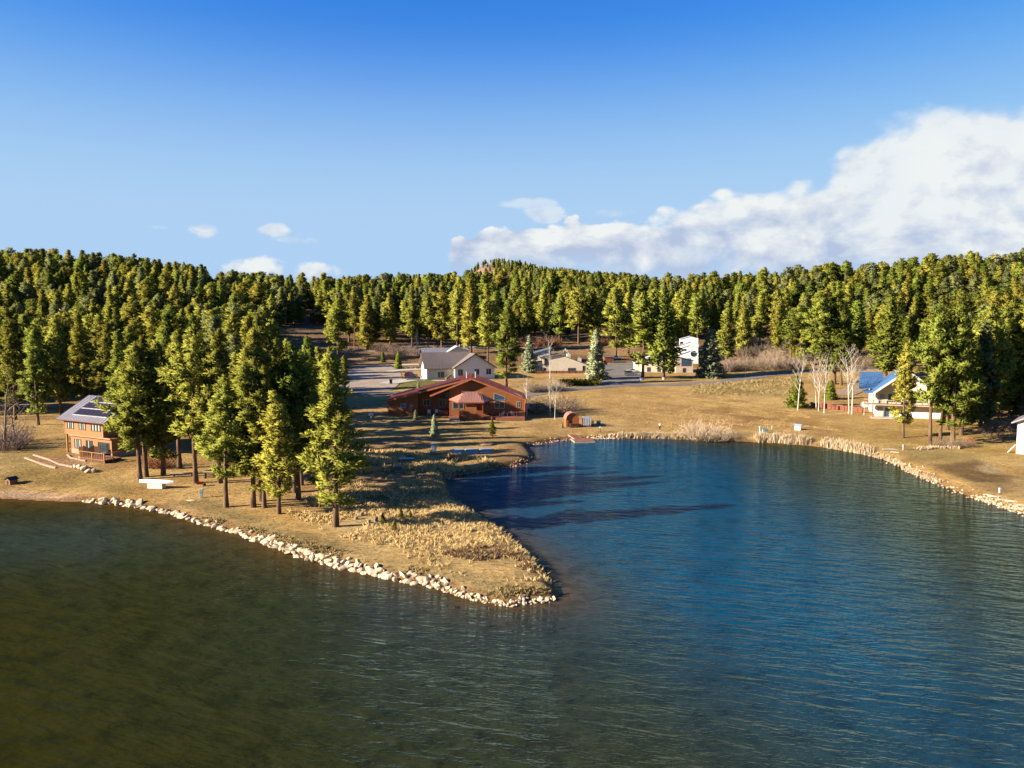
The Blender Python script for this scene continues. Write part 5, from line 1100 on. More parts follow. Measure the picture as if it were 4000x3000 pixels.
reeds([(3400, 1780), (3470, 1797), (3560, 1842), (3680, 1893)], 300, .6, 'short straw along the right shore', 1.2); reeds([(3590, 1760), (3660, 1752), (3760, 1756)], 160, .6, 'straw below the dead brush heap', 1.5)

# bare trees
ASP = [bare_mesh(300 + i, 11., .42, 4, .13, None, 8, .35) for i in range(3)]; SPREAD = [bare_mesh(310 + i, 10., .68, 4, .16, None, 7, .25) for i in range(2)]; GREYT = [bare_mesh(320 + i, 8., .6, 5, .14, mat('grey_bark', (0.36, 0.27, 0.20), .9, (0.25, 0.18, 0.13), 2.), 6, .12) for i in range(2)]; POP = [bare_mesh(330, 10., .22, 4, .12, None, 9, .1)]
def bare(pool, i, bx, by, tp, name, lab, hr, wide=1.0, grp=None, cat='tree', up=1.12):
    p = G(bx, by); h = (by - tp) * mpp(p); o = link(name, pool[i % len(pool)], None); o.location = p; k = h / hr / up; o.scale = (k * wide, k * wide, k); o.rotation_euler = (0, 0, random.uniform(0, 6.28)); o['label'] = lab; o['category'] = cat
    if grp: o['group'] = grp
    return o
bare(SPREAD, 0, 2057, 1627, 1458, 'bare_tree', 'spreading white bare tree at the right corner of the lodge', 10., 1.1)
for i, (a, b, t, lab) in enumerate(((2149, 1627, 1470, 'slim white bare aspen left of the pair by the brush pile'), (2167, 1640, 1475, 'slim white bare aspen right of the pair by the brush pile'), (2148, 1478, 1308, 'white aspen in front of the left condominium'), (3116, 1603, 1370, 'white aspen rising out of the dark green conifer'), (3189, 1597, 1388, 'thin aspen, left of the middle cluster'), (3197, 1605, 1395, 'thin aspen, middle of the middle cluster'), (3219, 1614, 1385, 'aspen, right of the middle cluster'), (3315, 1616, 1362, 'left aspen of the pair near the blue-roofed house'), (3327, 1618, 1355, 'right aspen of the pair near the blue-roofed house'))):
    bare(ASP, i, a, b, t, 'aspen_tree', lab, 11., .8 if i < 2 else .95, 'bare white aspens')
bare(POP, 0, 1633, 1395, 1287, 'bare_tree', 'upright white-stemmed bare tree behind the white house', 10., 1.0)
bare(GREYT, 0, 20, 1755, 1450, 'bare_tree', 'tangled grey bare tree at the left edge', 8., 1.2); bare(GREYT, 1, 60, 1742, 1520, 'bare_tree', 'smaller grey bare tree near the left edge', 8., 1.1)
bare(GREYT, 1, 2415, 1392, 1330, 'bare_tree', 'small grey bare tree at the head of the side street', 8., 1.2); bare(ASP, 1, 1610, 1630, 1575, 'sapling', 'thin pale sapling against the lodge left wing', 11., 1.2)
SHRUB = []
for i in range(4):
    V, F = [], []; rr = np.random.default_rng(400 + i)
    for k in range(46):
        a = rr.uniform(0, 6.283); r = rr.random() ** .5; b = np.array([math.cos(a) * r * .5, math.sin(a) * r * .5, -.05]); t = b + np.array([math.cos(a) * (.25 + .6 * r), math.sin(a) * (.25 + .6 * r), rr.uniform(.6, 1.15) * (1.15 - .45 * r)]); mid = (b + t) / 2 + rr.normal(0, .07, 3); tube(V, F, [b, mid, t], [.016, .011, .004], 3)
        for j in range(7):
            f = rr.uniform(.35, 1); q = b + (t - b) * f; e = q + rr.normal(0, .16, 3) + np.array([0, 0, .13]); tube(V, F, [q, e], [.008, .003], 3)
    SHRUB.append(mesh_from('bare_shrub', V, F))
SM = [TWIG, mat('mauve_twigs', (0.36, 0.265, 0.22), .9, (0.24, 0.17, 0.14), 3.), mat('rust_twigs', (0.42, 0.17, 0.08), .9, (0.30, 0.12, 0.05), 3.), mat('straw_twigs', (0.56, 0.43, 0.29), .9, (0.42, 0.31, 0.2), 3.)]
SHV = [[variant(s_, m) for s_ in SHRUB] for m in SM]
def shrub(px, py, hpx, wide, c, lab, grp=None, name='bare_shrub'):
    p = G(px, py); h = hpx * mpp(p); o = link(name, SHV[c][random.randrange(4)], None); o.location = p; o.scale = (h * wide, h * wide, h); o.rotation_euler = (0, 0, random.uniform(0, 6.28)); o['label'] = lab; o['category'] = 'shrub'
    if grp: o['group'] = grp
for a, b, h, w_ in ((2720, 1716, 60, 1.2), (2760, 1717, 78, 1.1), (2805, 1719, 55, 1.3)): shrub(a, b, h, w_, 3, 'large pale bare willow bush at the middle of the north shore', 'pale willow bushes on the north shore', 'willow_bush')
for k in range(46):
    a, b = random.uniform(2815, 3090), random.uniform(1345, 1468)
    if b > 1462 - (a - 2815) * .06: b = 1455 - (a - 2815) * .06
    shrub(a, b, random.uniform(26, 46), random.uniform(1.0, 1.5), random.choice((0, 0, 1, 3)), 'bare scrub bush on the slope above the road', 'scrub on the slope right of the large spruce')
for k in range(26): shrub(random.uniform(1340, 1720), random.uniform(1360, 1405), random.uniform(16, 30), 1.3, random.choice((0, 1)), 'bare bush along the upper gravel road', 'bushes along the upper gravel road')
for k in range(10): shrub(random.uniform(2280, 2460), random.uniform(1335, 1360), random.uniform(18, 30), 1.3, random.choice((2, 2, 0)), 'rust-coloured bush on the bank above the side street', 'rust bushes above the side street')
for k in range(10): shrub(random.uniform(2050, 2160), random.uniform(1335, 1365), random.uniform(25, 45), 1.1, random.choice((1, 2, 0)), 'bush in front of the dark wood behind the left condominium', 'bushes behind the left condominium')
for k in range(14): shrub(random.uniform(3340, 3480), random.uniform(1395, 1440), random.uniform(30, 50), 1.1, 0, 'grey thicket bush beside the upper road', 'thicket by the upper road')
for a, b, h in ((15, 1760, 90), (60, 1755, 70), (85, 1740, 55), (30, 1735, 100)): shrub(a, b, h, .8, 1, 'grey bare thicket at the left edge', 'thicket at the left edge')
for a, b, h, w_ in ((590, 1822, 55, 1.0), (615, 1828, 62, .9), (645, 1825, 50, 1.0)): shrub(a, b, h, w_, 2, 'rust-red bare bush behind the canoe', 'rust-red bushes behind the canoe')
for a, b, h in ((3655, 1745, 40), (3700, 1748, 50), (3735, 1746, 55), (3770, 1742, 40)): shrub(a, b, h * .7, 1.2, 0, 'grey dead brush heap under the right pines', 'dead brush under the right pines')
for a, b, h in ((2125, 1610, 60), (2180, 1612, 70), (2215, 1608, 50)): shrub(a, b, h, 1.3, 0, 'tangled brush pile right of the lodge', 'brush pile right of the lodge')
for k in range(9): shrub(2080 + 12 * k, 1532 - k, 34, 1.2, random.choice((0, 3)), 'bare bush along the road behind the lodge', 'bushes along the road behind the lodge')
for k in range(8): shrub(random.uniform(3800, 3960), random.uniform(1650, 1720), random.uniform(25, 45), 1.2, 0, 'bare bush in the shaded grove behind the right white house', 'bushes in the shaded grove')
# clipped hedge
hg = np.random.default_rng(9); pts = []
for k in range(420):
    px = hg.uniform(2185, 2345); p = G(px, hg.uniform(1500, 1508)); pts.append((p.x, p.y + hg.uniform(-.6, 1.2), p.z + hg.uniform(.1, 1.5)))
pts = np.array(pts); v, f, nn_ = tufts(pts, np.tile([0, -.3, .3], (len(pts), 1)), np.full(len(pts), .55), 10, hg); hm = mesh_from('hedge', v, f); hm.materials.append(needle_mat('hedge_leaves', (0.20, 0.165, 0.02), (0.12, 0.11, 0.016)))
link('hedge', hm, None, label='olive clipped hedge along the road below the left condominium', category='hedge')

# ------------------------------------------------------------------ vehicles
def car(px, py, rz, kind, paint, lab, k=1.0, lift=.15):
    p = G(px, py); o = empty({'suv': 'parked_suv', 'pickup': 'pickup_truck', 'car': 'parked_car'}[kind], (p.x, p.y, p.z + lift), rz, label=lab, category={'suv': 'car', 'pickup': 'truck', 'car': 'car'}[kind]); o.scale = (k, k, k)
    L, Wd = (5.6, 1.95) if kind == 'pickup' else (4.8, 1.9) if kind == 'suv' else (4.6, 1.8)
    hb, ht = {'suv': (1.02, 1.78), 'pickup': (1.02, 1.85), 'car': (.9, 1.45)}[kind]; x0, x1 = -L / 2, L / 2
    body = [(x0, .35), (x0 + .3, .28), (x1 - .3, .28), (x1, .4), (x1 - .03, hb - .3), (x1 - .25, hb - .12), (x1 - 1.3, hb), (x0 + .05, hb), (x0 - .02, hb - .25)]
    MB().prism(body, -Wd / 2, Wd / 2).build('body', paint, o, bevel=.05)
    c0, c1 = {'suv': (x0 + .12, x1 - 1.25), 'pickup': (x0 + 2.0, x1 - 1.35), 'car': (x0 + .7, x1 - 1.2)}[kind]; w = Wd / 2
    a = (c0, hb), (c1, hb), (c1 - .75, ht), (c0 + (.25 if kind != 'car' else .8), ht)
    V = [(a[0][0], -w + .04, hb), (a[1][0], -w + .04, hb), (a[2][0], -w + .22, ht), (a[3][0], -w + .22, ht)]; V += [(x, -y, z) for x, y, z in V]
    MB().add(V, [(0, 1, 2, 3), (7, 6, 5, 4), (3, 2, 6, 7), (1, 5, 6, 2), (0, 3, 7, 4)]).build('cabin', paint, o)
    def pane(idx, ins=.12, d=.012):
        P = [Vector(V[i]) for i in idx]; c = sum(P, Vector()) / 4; n = (P[1] - P[0]).cross(P[3] - P[0]).normalized(); Q = [c + (q - c) * (1 - ins * 1.3) + n * d for q in P]; MB().add([tuple(q) for q in Q], [(0, 1, 2, 3)]).build('car_window', GLASS, o)
    pane((0, 1, 2, 3)); pane((7, 6, 5, 4)); pane((1, 5, 6, 2)); pane((0, 3, 7, 4))
    if kind == 'pickup': MB().box(x0 + .12, x0 + 1.95, -w + .12, w - .12, hb + .004, hb + .012).build('bed_cover', BLACKM, o)
    for sx in (x0 + .95, x1 - .95):
        for sy in (-1, 1):
            wm = MB().cyl(0, 0, -.12, .12, .36, n=16).build('wheel', TYRE, o); wm.matrix_local = Matrix.Translation((sx, sy * (w - .1), .36)) @ Matrix.Rotation(math.pi / 2, 4, 'X'); MB().cyl(0, 0, -.135, .135, .2, n=10).build('rim', ALU, wm)
    for sy in (-1, 1): MB().box(x1 - .12, x1 + .012, sy * (w - .35) - .18, sy * (w - .35) + .18, hb - .34, hb - .2).build('headlight', ALU, o); MB().box(x0 - .022, x0 + .1, sy * (w - .2) - .12, sy * (w - .2) + .12, hb - .3, hb - .12).build('tail_light', REDP, o)
    return o
CP = lambda n, c: mat(n, c, .25, tuple(v * .92 for v in c), .4, spec=.6, coat=.6)
car(1612, 1484, R(3), 'pickup', CP('dark_grey_paint', (0.035, 0.035, 0.045)), 'dark grey pickup truck on the concrete driveway'); car(1606, 1474, R(8), 'suv', CP('red_paint_gloss', (0.36, 0.015, 0.02)), 'red car parked behind the dark pickup')
car(2462, 1468, R(2), 'suv', CP('silver_grey_paint', (0.16, 0.16, 0.175)), 'dark silver square SUV on the side street'); car(2472, 1456, R(4), 'car', CP('white_car_paint', (0.66, 0.68, 0.72)), 'white car behind the silver SUV')
car(1848, 1362, R(3), 'suv', CP('white_car_paint', (0.66, 0.68, 0.72)), 'pale vehicle parked in the trees right of the white house'); car(1537, 1250, R(2), 'car', CP('blue_car_paint', (0.03, 0.12, 0.42)), 'bright blue car in the wood above the turnaround', 1.1); car(930, 1338, R(0), 'car', CP('blue_car_paint', (0.03, 0.12, 0.42)), 'blue car glimpsed behind the pines of the point')
car(2066, 1604, R(30), 'suv', CP('white_car_paint', (0.66, 0.68, 0.72)), 'pale vehicle parked right behind the lodge corner'); car(2405, 1404, R(0), 'pickup', CP('white_car_paint', (0.66, 0.68, 0.72)), 'white pickup at the head of the side street', .9)

# ------------------------------------------------------------------ waterfront things
# canoe on its stand
p = G(612, 1907); p.z += .0
st = empty('canoe_stand', p, R(-8), label='white wooden box stand under the overturned canoe', category='stand')
for z in (.05, .3, .55): MB().box(-1.15, 1.15, -.5, -.44, z, z + .2).build('side_board', WHITE, st); MB().box(-1.15, 1.15, .44, .5, z, z + .2).build('side_board', WHITE, st)
for x in (-1.15, 1.09): MB().box(x, x + .06, -.44, .44, .05, .75).build('end_board', WHITE, st)
for x in (-1.05, 1.05):
    for y in (-.4, .4): MB().box(x - .05, x + .05, y - .05, y + .05, -.1, .8).build('corner_post', BLACKM, st)
V, F = [], []; nS, nR = 17, 11
for i in range(nS):
    t = i / (nS - 1) * 2 - 1; hw = .46 * (1 - abs(t) ** 2.6) + .015; kh = .50 - .05 * abs(t) ** 3
    for j in range(nR): a = math.pi * j / (nR - 1); V.append((t * 2.75, -hw * math.cos(a), .82 + kh * math.sin(a) ** .8 - .1 * abs(t) ** 4))
for i in range(nS - 1):
    for j in range(nR - 1): F.append((i * nR + j, (i + 1) * nR + j, (i + 1) * nR + j + 1, i * nR + j + 1))
cn = empty('canoe', p, R(-10), label='white overturned canoe lying on the box stand', category='canoe'); MB().add(V, F).build('hull', WHITEP, cn, smooth=True)
for sg in (-1, 1):
    g = MB()
    for i in range(nS - 1): a, b = V[i * nR + (0 if sg < 0 else nR - 1)], V[(i + 1) * nR + (0 if sg < 0 else nR - 1)]; g.beam(a, b, .025)
    g.build('gunwale', ALU, cn)
MB().beam((-2.6, 0, 1.2), (2.6, 0, 1.2), .02).build('keel', WHITEP, cn)
# wheelbarrow
p = G(782, 1899); wb = empty('wheelbarrow', p, R(20), label='red wheelbarrow beside a pine trunk', category='wheelbarrow')
MB().add([(-.35, -.22, .3), (.35, -.2, .3), (.35, .2, .3), (-.35, .22, .3), (-.6, -.36, .68), (.55, -.33, .6), (.55, .33, .6), (-.6, .36, .68)], [(3, 2, 1, 0), (0, 1, 5, 4), (1, 2, 6, 5), (2, 3, 7, 6), (3, 0, 4, 7)]).build('tray', REDP, wb)
w_ = MB().cyl(0, 0, -.05, .05, .2, n=14).build('wheel', TYRE, wb); w_.matrix_local = Matrix.Translation((.62, 0, .2)) @ Matrix.Rotation(math.pi / 2, 4, 'X')
for sg in (-1, 1): MB().beam((.62, sg * .08, .2), (-1.0, sg * .3, .55), .025).build('handle', PALEWOOD, wb); MB().beam((-.3, sg * .2, .33), (-.4, sg * .25, 0), .025).build('leg', BLACKM, wb)
# utility posts and cabinets
def pedestal(px, py, h, r, m, lab, cap=True, name='utility_pedestal'):
    p = G(px, py); o = empty(name, p, R(10), label=lab, category='utility post'); MB().box(-r, r, -r * .7, r * .7, -.1, h * .6).build('base', m, o, bevel=.02); MB().box(-r * 1.25, r * 1.25, -r * .9, r * .9, h * .6, h).build('hood', m, o, bevel=.02); return o
pedestal(787, 1944, 1.25, .2, TEALW, 'pale green utility pedestal left of the curved pine trunk'); pedestal(2970, 1690, 1.4, .2, TEALW, 'tall pale utility pedestal beside the reeds'); pedestal(3017, 1676, .7, .12, TEALW, 'thin white marker post right of the green cabinet by the reeds')
pedestal(2307, 1667, 1.5, .16, TEALW, 'pale grey utility pedestal right of the large cabinet by the dock'); pedestal(2316, 1665, 1.35, .13, GREENBOX, 'dark green utility pedestal right of the large cabinet'); pedestal(3530, 1757, 1.0, .18, PALEWOOD, 'pale short post near the flat planks'); pedestal(3905, 1925, .7, .12, WHITEP, 'small white post above the flagstones')
def cabinet(px, py, w, d, h, m, lab, rz=.1, name='utility_cabinet'):
    p = G(px, py); o = empty(name, p, rz, label=lab, category='utility box'); MB().box(-w / 2 - .08, w / 2 + .08, -d / 2 - .08, d / 2 + .08, -.1, .08).build('pad', CONC, o); MB().box(-w / 2, w / 2, -d / 2, d / 2, .08, h).build('housing', m, o, bevel=.03); MB().slab((-w / 2 - .03, -d / 2 - .05, h + .01), (w / 2 + .03, -d / 2 - .05, h + .01), (w / 2 + .03, d / 2 + .03, h + .08), (-w / 2 - .03, d / 2 + .03, h + .08), .06).build('lid', m, o); MB().box(-w * .22, w * .22, -d / 2 - .02, -d / 2, h * .3, h * .85).build('door', m, o); return o
cabinet(2986, 1690, 1.1, .9, .85, mat('grey_green_paint', (0.30, 0.38, 0.33), .5), 'grey green transformer box behind the reeds'); cabinet(2338, 1659, .85, .8, .95, GREENBOX, 'dark green transformer box right of the pedestals'); cabinet(1695, 1764, 1.0, .9, 1.5, GREYBLUE, 'blue-grey electrical cabinet in the shaded yard'); cabinet(1555, 1840, 1.0, .8, .85, GREENBOX, 'dark green box in the tall grass'); cabinet(1767, 1800, .95, .9, 1.0, REDWOOD, 'brown wooden box beside the shaded inlet', name='wooden_box')
p = G(2288, 1668); o = empty('large_cabinet', p, R(4), label='tall white ribbed tank cabinet in a brown frame by the red shed', category='cabinet')
MB().box(-.75, 1.1, -.4, .5, .35, 2.35).build('housing', mat('pale_blue_grey_plastic', (0.42, 0.49, 0.53), .5), o, bevel=.06)
for k in range(5): MB().box(-.6 + .38 * k, -.5 + .38 * k, -.47, -.4, .45, 2.1).build('rib', WHITEP, o)
MB().box(-1.0, -.78, -.5, .6, -.1, 2.2).build('frame_post', DECKW, o); MB().box(-.78, 1.15, -.35, .45, -.1, .34).build('plinth', DECKW, o); MB().box(-1.9, -1.02, -.4, .4, -.1, .5).build('side_box', DECKW, o)
p = G(2345, 1689); o = empty('mailbox_post', p, 0, label='brown post with small white box near the dock', category='post'); MB().cyl(0, 0, -.1, .9, .13).build('post', DECKW, o); MB().prism([(-.28, .9), (.28, .9), (.28, 1.1), (.15, 1.24), (-.15, 1.24), (-.28, 1.1)], -.2, .2).build('box', BLUEWHITE, o)
p = G(2364, 1664); o = empty('traffic_cone', p, 0, label='orange and white traffic cone near the dark green box', category='cone'); MB().box(-.2, .2, -.2, .2, 0, .04).build('base', ORANGE, o); MB().cyl(0, 0, .04, .35, .16, .11).build('lower_cone', ORANGE, o); MB().cyl(0, 0, .351, .6, .11, .07).build('white_band', WHITEP, o); MB().cyl(0, 0, .601, .95, .07, .03).build('upper_cone', ORANGE, o)
p = G(2235, 1690); o = empty('marker_post', p, 0, label='thin brown post at the head of the dock ramp', category='post'); MB().box(-.06, .06, -.06, .06, -.1, 1.1).build('stake', DECKW, o); MB().box(-.1, .1, -.1, .1, 1.1, 1.16).build('cap', DECKW, o)
p = G(2354, 1617); o = empty('survey_flag', p, 0, label='tiny red survey flag in the meadow', category='flag'); MB().cyl(0, 0, 0, .6, .015, n=6).build('wire', ALU, o); MB().box(0, .35, -.01, .01, .38, .6).build('flag', ORANGE, o)
p = G(2911, 1470); o = empty('road_marker', p, 0, label='tall thin white pole beside the road below the scrub', category='pole'); MB().cyl(0, 0, -.1, 3.2, .09).build('pole', WHITEP, o); MB().cyl(0, 0, 3.2, 3.3, .12).build('cap', WHITEP, o)
p = G(1450, 1650); o = empty('basketball_hoop', p, R(20), label='small white backboard on an orange post left of the lodge', category='hoop'); MB().cyl(0, 0, -.1, 1.9, .07).build('post', PALEWOOD, o); MB().box(-.5, .5, -.06, 0, 1.6, 2.2).build('backboard', WHITEP, o)
hoop = MB()
for i in range(12): a, b = 6.283 * i / 12, 6.283 * (i + 1) / 12; hoop.beam((.22 * math.cos(a), -.3 + .22 * math.sin(a), 1.75), (.22 * math.cos(b), -.3 + .22 * math.sin(b), 1.75), .018)
hoop.build('rim', ORANGE, o)
# signs along the road
p = G(2507, 1490); o = empty('yard_sign', p, 0, label='white sign board on two posts on the verge below the right condominium', category='sign'); MB().box(-.7, .7, -.04, .04, .45, 1.25).build('board', WHITEP, o); MB().box(-.65, -.55, -.05, .05, -.1, .45).build('leg', WHITEP, o); MB().box(.55, .65, -.05, .05, -.1, .45).build('leg', WHITEP, o)
p = G(2591, 1483); o = empty('utility_pedestal', p, 0, label='small white box on the verge right of the yard sign', category='utility post'); MB().box(-.3, .3, -.2, .2, -.1, .7).build('box', WHITEP, o, bevel=.03); MB().box(-.34, .34, -.24, .24, .7, .78).build('cap', WHITEP, o)
p = G(2304, 1484); o = empty('picnic_table', p, R(4), label='white picnic table under the blue spruce by the side street', category='table'); MB().box(-1.2, 1.2, -.4, .4, .72, .78).build('tabletop', WHITEP, o)
for y in (-.85, .6): MB().box(-1.2, 1.2, y, y + .25, .42, .47).build('bench', WHITEP, o)
for x in (-.9, .9): MB().beam((x, -.8, 0), (x, .1, .72), .05).build('leg', WHITEP, o); MB().beam((x, .8, 0), (x, -.1, .72), .05).build('leg', WHITEP, o)
# bin by the drive
p = G(1527, 1500); o = empty('wheeled_bin', p, R(10), label='black wheeled bin at the edge of the concrete driveway', category='bin'); MB().add([(-.4, -.4, .1), (.4, -.4, .1), (.4, .4, .1), (-.4, .4, .1), (-.5, -.5, 1.45), (.5, -.5, 1.45), (.5, .5, 1.45), (-.5, .5, 1.45)], [(3, 2, 1, 0), (4, 5, 6, 7), (0, 1, 5, 4), (1, 2, 6, 5), (2, 3, 7, 6), (3, 0, 4, 7)]).build('bin_body', BLACKM, o); MB().box(-.53, .53, -.55, .53, 1.45, 1.55).build('lid', BLACKM, o)
for x in (-.42, .42): q = MB().cyl(0, 0, -.04, .04, .14).build('wheel', TYRE, o); q.matrix_local = Matrix.Translation((x, .42, .14)) @ Matrix.Rotation(math.pi / 2, 4, 'Y')
# red shed with gambrel roof
p = G(2212, 1668); s = mpp(p); sd_ = empty('garden_shed', p, R(6), label='small red-brown shed with curved gambrel roof by the dock', category='shed')
g = [(-1.6, 1.75), (-1.35, 2.55), (-.75, 3.1), (0, 3.3), (.75, 3.1), (1.35, 2.55), (1.6, 1.75)]
MB().prism([(-1.5, -.3), (1.5, -.3), (1.5, 1.8)] + [(x * .93, z - .08) for x, z in reversed(g)] + [(-1.5, 1.8)], 0, 2.9).build('wall', CEDAR, sd_).location = (1.45, 0, 0)
for a, b in zip(g[:-1], g[1:]): MB().slab((a[0] + 1.45, -.25, a[1]), (b[0] + 1.45, -.25, b[1]), (b[0] + 1.45, 3.1, b[1]), (a[0] + 1.45, 3.1, a[1]), .07).build('roof', PINKROOF, sd_)
MB().box(.75, 2.6, -1.2, -.02, -.1, .75).build('bench_box', DARKWOOD, sd_); MB().box(.6, 2.75, -1.3, -.01, .75, .83).build('bench_top', DARKWOOD, sd_); MB().box(.35, .6, -.16, -.003, .1, 1.7).build('shutter', DARKWOOD, sd_)
# dock
p0, p1 = G(2235, 1700), Vector((*on_plane(2262, 1722), .35)); p2 = Vector((*on_plane(2268, 1731), 0)); dock = empty('boat_dock', (p0.x, p0.y, 0), 0, label='reddish wooden dock ramp leading to a small float', category='dock')
loc = dock.location; a = Vector((p0.x, p0.y, p0.z + .15)) - loc; b = p1 - loc; d = (b - a); side = Vector((-d.y, d.x, 0)).normalized() * .95
for k in range(16): u, v_ = a + d * (k / 16), a + d * ((k + .9) / 16); MB().slab(u + side, u - side, v_ - side, v_ + side, .06).build('ramp_plank', DECKW, dock)
for sg in (-1, 1): MB().beam(a + side * sg - Vector((0, 0, .08)), b + side * sg - Vector((0, 0, .08)), .1).build('ramp_beam', PALEWOOD, dock)
f = Vector((*on_plane(2266, 1722), 0)) - loc; u = Vector((2.15, .2, 0)); w_ = Vector((-.25, 2.2, 0)); f = f + Vector((.5, -.6, 0))
MB().slab(f - u - w_ + Vector((0, 0, .3)), f + u - w_ + Vector((0, 0, .3)), f + u + w_ + Vector((0, 0, .3)), f - u + w_ + Vector((0, 0, .3)), .3).build('float', PALEWOOD, dock)
for k in range(14): c0, c1 = -1 + 2 * k / 14, -1 + 2 * (k + .92) / 14; MB().slab(f - u + w_ * c0 + Vector((0, 0, .36)), f + u + w_ * c0 + Vector((0, 0, .36)), f + u + w_ * c1 + Vector((0, 0, .36)), f - u + w_ * c1 + Vector((0, 0, .36)), .05).build('float_plank', DECKW, dock)
# dog house in the meadow and at the left edge
def kennel(px, py, w, h, rz, wm, rm, lab):
    p = G(px, py); o = empty('dog_house', p, rz, label=lab, category='dog house'); MB().prism([(-w / 2, -.1), (w / 2, -.1), (w / 2, h), (0, h + w * .28), (-w / 2, h)], 0, w * 1.1).build('wall', wm, o)
    for a, b in (((-w / 2 - .15, h - .05), (0, h + w * .31)), ((0, h + w * .31), (w / 2 + .15, h - .05))): MB().slab((a[0], -.15, a[1]), (b[0], -.15, b[1]), (b[0], w * 1.1 + .15, b[1]), (a[0], w * 1.1 + .15, a[1]), .06).build('roof', rm, o)
    MB().box(-w * .18, w * .18, -.02, 0, .02, h * .75).build('doorway', BLACKM, o); return o
kennel(3128, 1680, 1.15, .95, R(62), WHITE, mat('light_blue_roofing', (0.30, 0.42, 0.62), .5), 'tiny white house with pale blue roof in the meadow'); kennel(30, 1893, 1.1, .8, R(-25), wood('brown_kennel_wood', (0.3, 0.16, 0.08)), BLACKM, 'small dark-roofed dog house at the left edge of the beach')
# stump seats
for k, (a, b, h) in enumerate(((1412, 2014, .45), (1391, 2028, .35), (1441, 2042, .4), (1470, 2036, .5), (1493, 2012, .4))):
    p = G(a, b); o = empty('stump_seat', p, 0, label=('stump seat behind, second from left', 'leftmost stump seat', 'front stump seat, low and dark', 'tallest stump seat, beside the bright young pine', 'rear right stump seat')[k] + ' on the point', category='stump', group='stump seats on the point'); MB().cyl(0, 0, -.1, h, .24, .22, 12).build('log', mat('grey_log', (0.33, 0.26, 0.2), .9, (0.2, 0.15, 0.11), 2.), o); MB().cyl(0, 0, h, h + .012, .2, n=12).build('cut_face', PALEWOOD, o)
# plank bench, log bench, slab
p = G(835, 1868); o = empty('plank_bench', p, R(-3), label='long weathered plank bench between two pine trunks', category='bench'); MB().box(-1.7, 1.9, -.3, .3, .95, 1.05).build('plank', PALEWOOD, o); MB().box(-.2, 1.8, -.25, .25, 2.1, 2.2).build('top_plank', PALEWOOD, o)
for x in (-1.3, 1.5): MB().box(x - .08, x + .08, -.25, .25, -.1, .95).build('leg', DARKWOOD, o)
for x in (0, 1.6): MB().box(x - .06, x + .06, -.06, .06, 1.05, 2.1).build('post', DARKWOOD, o)
p = G(715, 1860); o = empty('log_bench', p, R(6), label='grey log bench in front of the leaning dark trunk', category='bench'); MB().beam((-1.9, 0, .45), (1.9, 0, .45), .14, 8).build('seat_log', PALEWOOD, o)
for x in (-1.4, 1.4): MB().cyl(x, 0, -.1, .34, .16).build('leg', DARKWOOD, o)
p = G(750, 1956); o = link('flat_stone', ROCKS[2], None); o.location = (p.x, p.y, p.z + .05); o.scale = (1.3, .8, .22); o['label'] = 'flat pale slab on the bank left of the utility pedestal'; o['category'] = 'stone'
# shaded yard: platform, discs, mound
p = G(1588, 1800); o = empty('raised_bed', p, R(-3), label='low pale blue-topped platform in the shaded yard', category='platform'); MB().box(-1.3, 1.3, -.6, .6, .38, .48).build('top', mat('pale_blue_tarp', (0.42, 0.5, 0.56), .6), o)
for x in (-1.15, 1.15):
    for y in (-.45, .45): MB().box(x - .06, x + .06, y - .06, y + .06, -.1, .38).build('leg', DARKWOOD, o)
for k, (a, b) in enumerate(((1785, 1758), (1840, 1757), (1898, 1756), (1790, 1769), (1845, 1770), (1902, 1768))):
    p = G(a, b); o = empty('round_disc', p, 0, label=('rear left', 'rear middle', 'rear right', 'front left', 'front middle', 'front right')[k] + ' of six pale round lids on the shaded ground', category='lid', group='pale round lids in the shaded yard'); MB().cyl(0, 0, -.05, .14, 1.25 if k < 3 else 1.15, n=22).build('rim', mat('pale_blue_concrete', (0.42, 0.47, 0.5), .8), o); MB().cyl(0, 0, .14, .17, 1.0, n=22).build('cover', mat('grey_concrete', (0.30, 0.33, 0.35), .85), o)
p = G(1888, 1738); o = link('dirt_mound', rock_mesh(260, .32, .05), mat('tan_soil', (0.36, 0.25, 0.15), .95, (0.26, 0.17, 0.1), 1.2, .5, 4.)); o.location = (p.x, p.y, p.z + .1); o.scale = (4.2, 2.6, 2.6); o['label'] = 'tan dirt mound in the shaded yard'; o['category'] = 'mound'
for k, (a, b) in enumerate(((1625, 1716), (1640, 1714), (1655, 1718), (1633, 1710))): p = G(a, b); o = link('yard_stone', ROCKS[k], None); o.location = p + Vector((0, 0, .1)); o.scale = (.7, .6, .5); o['label'] = 'small pale stone by the blue spruce in the shaded yard'; o['category'] = 'stone'; o['group'] = 'stones by the yard spruce'
for k in range(12): p = G(1590 + 9 * k - (k % 3) * 3, 1440 - (k % 2) * 2); o = link('landscape_stone', ROCKS[k % 7], None); o.location = p + Vector((0, 0, .15)); o.scale = (.9, .8, .7); o['label'] = 'pale landscaping stone beside the upper concrete drive'; o['category'] = 'stone'; o['group'] = 'landscaping stones by the drive'
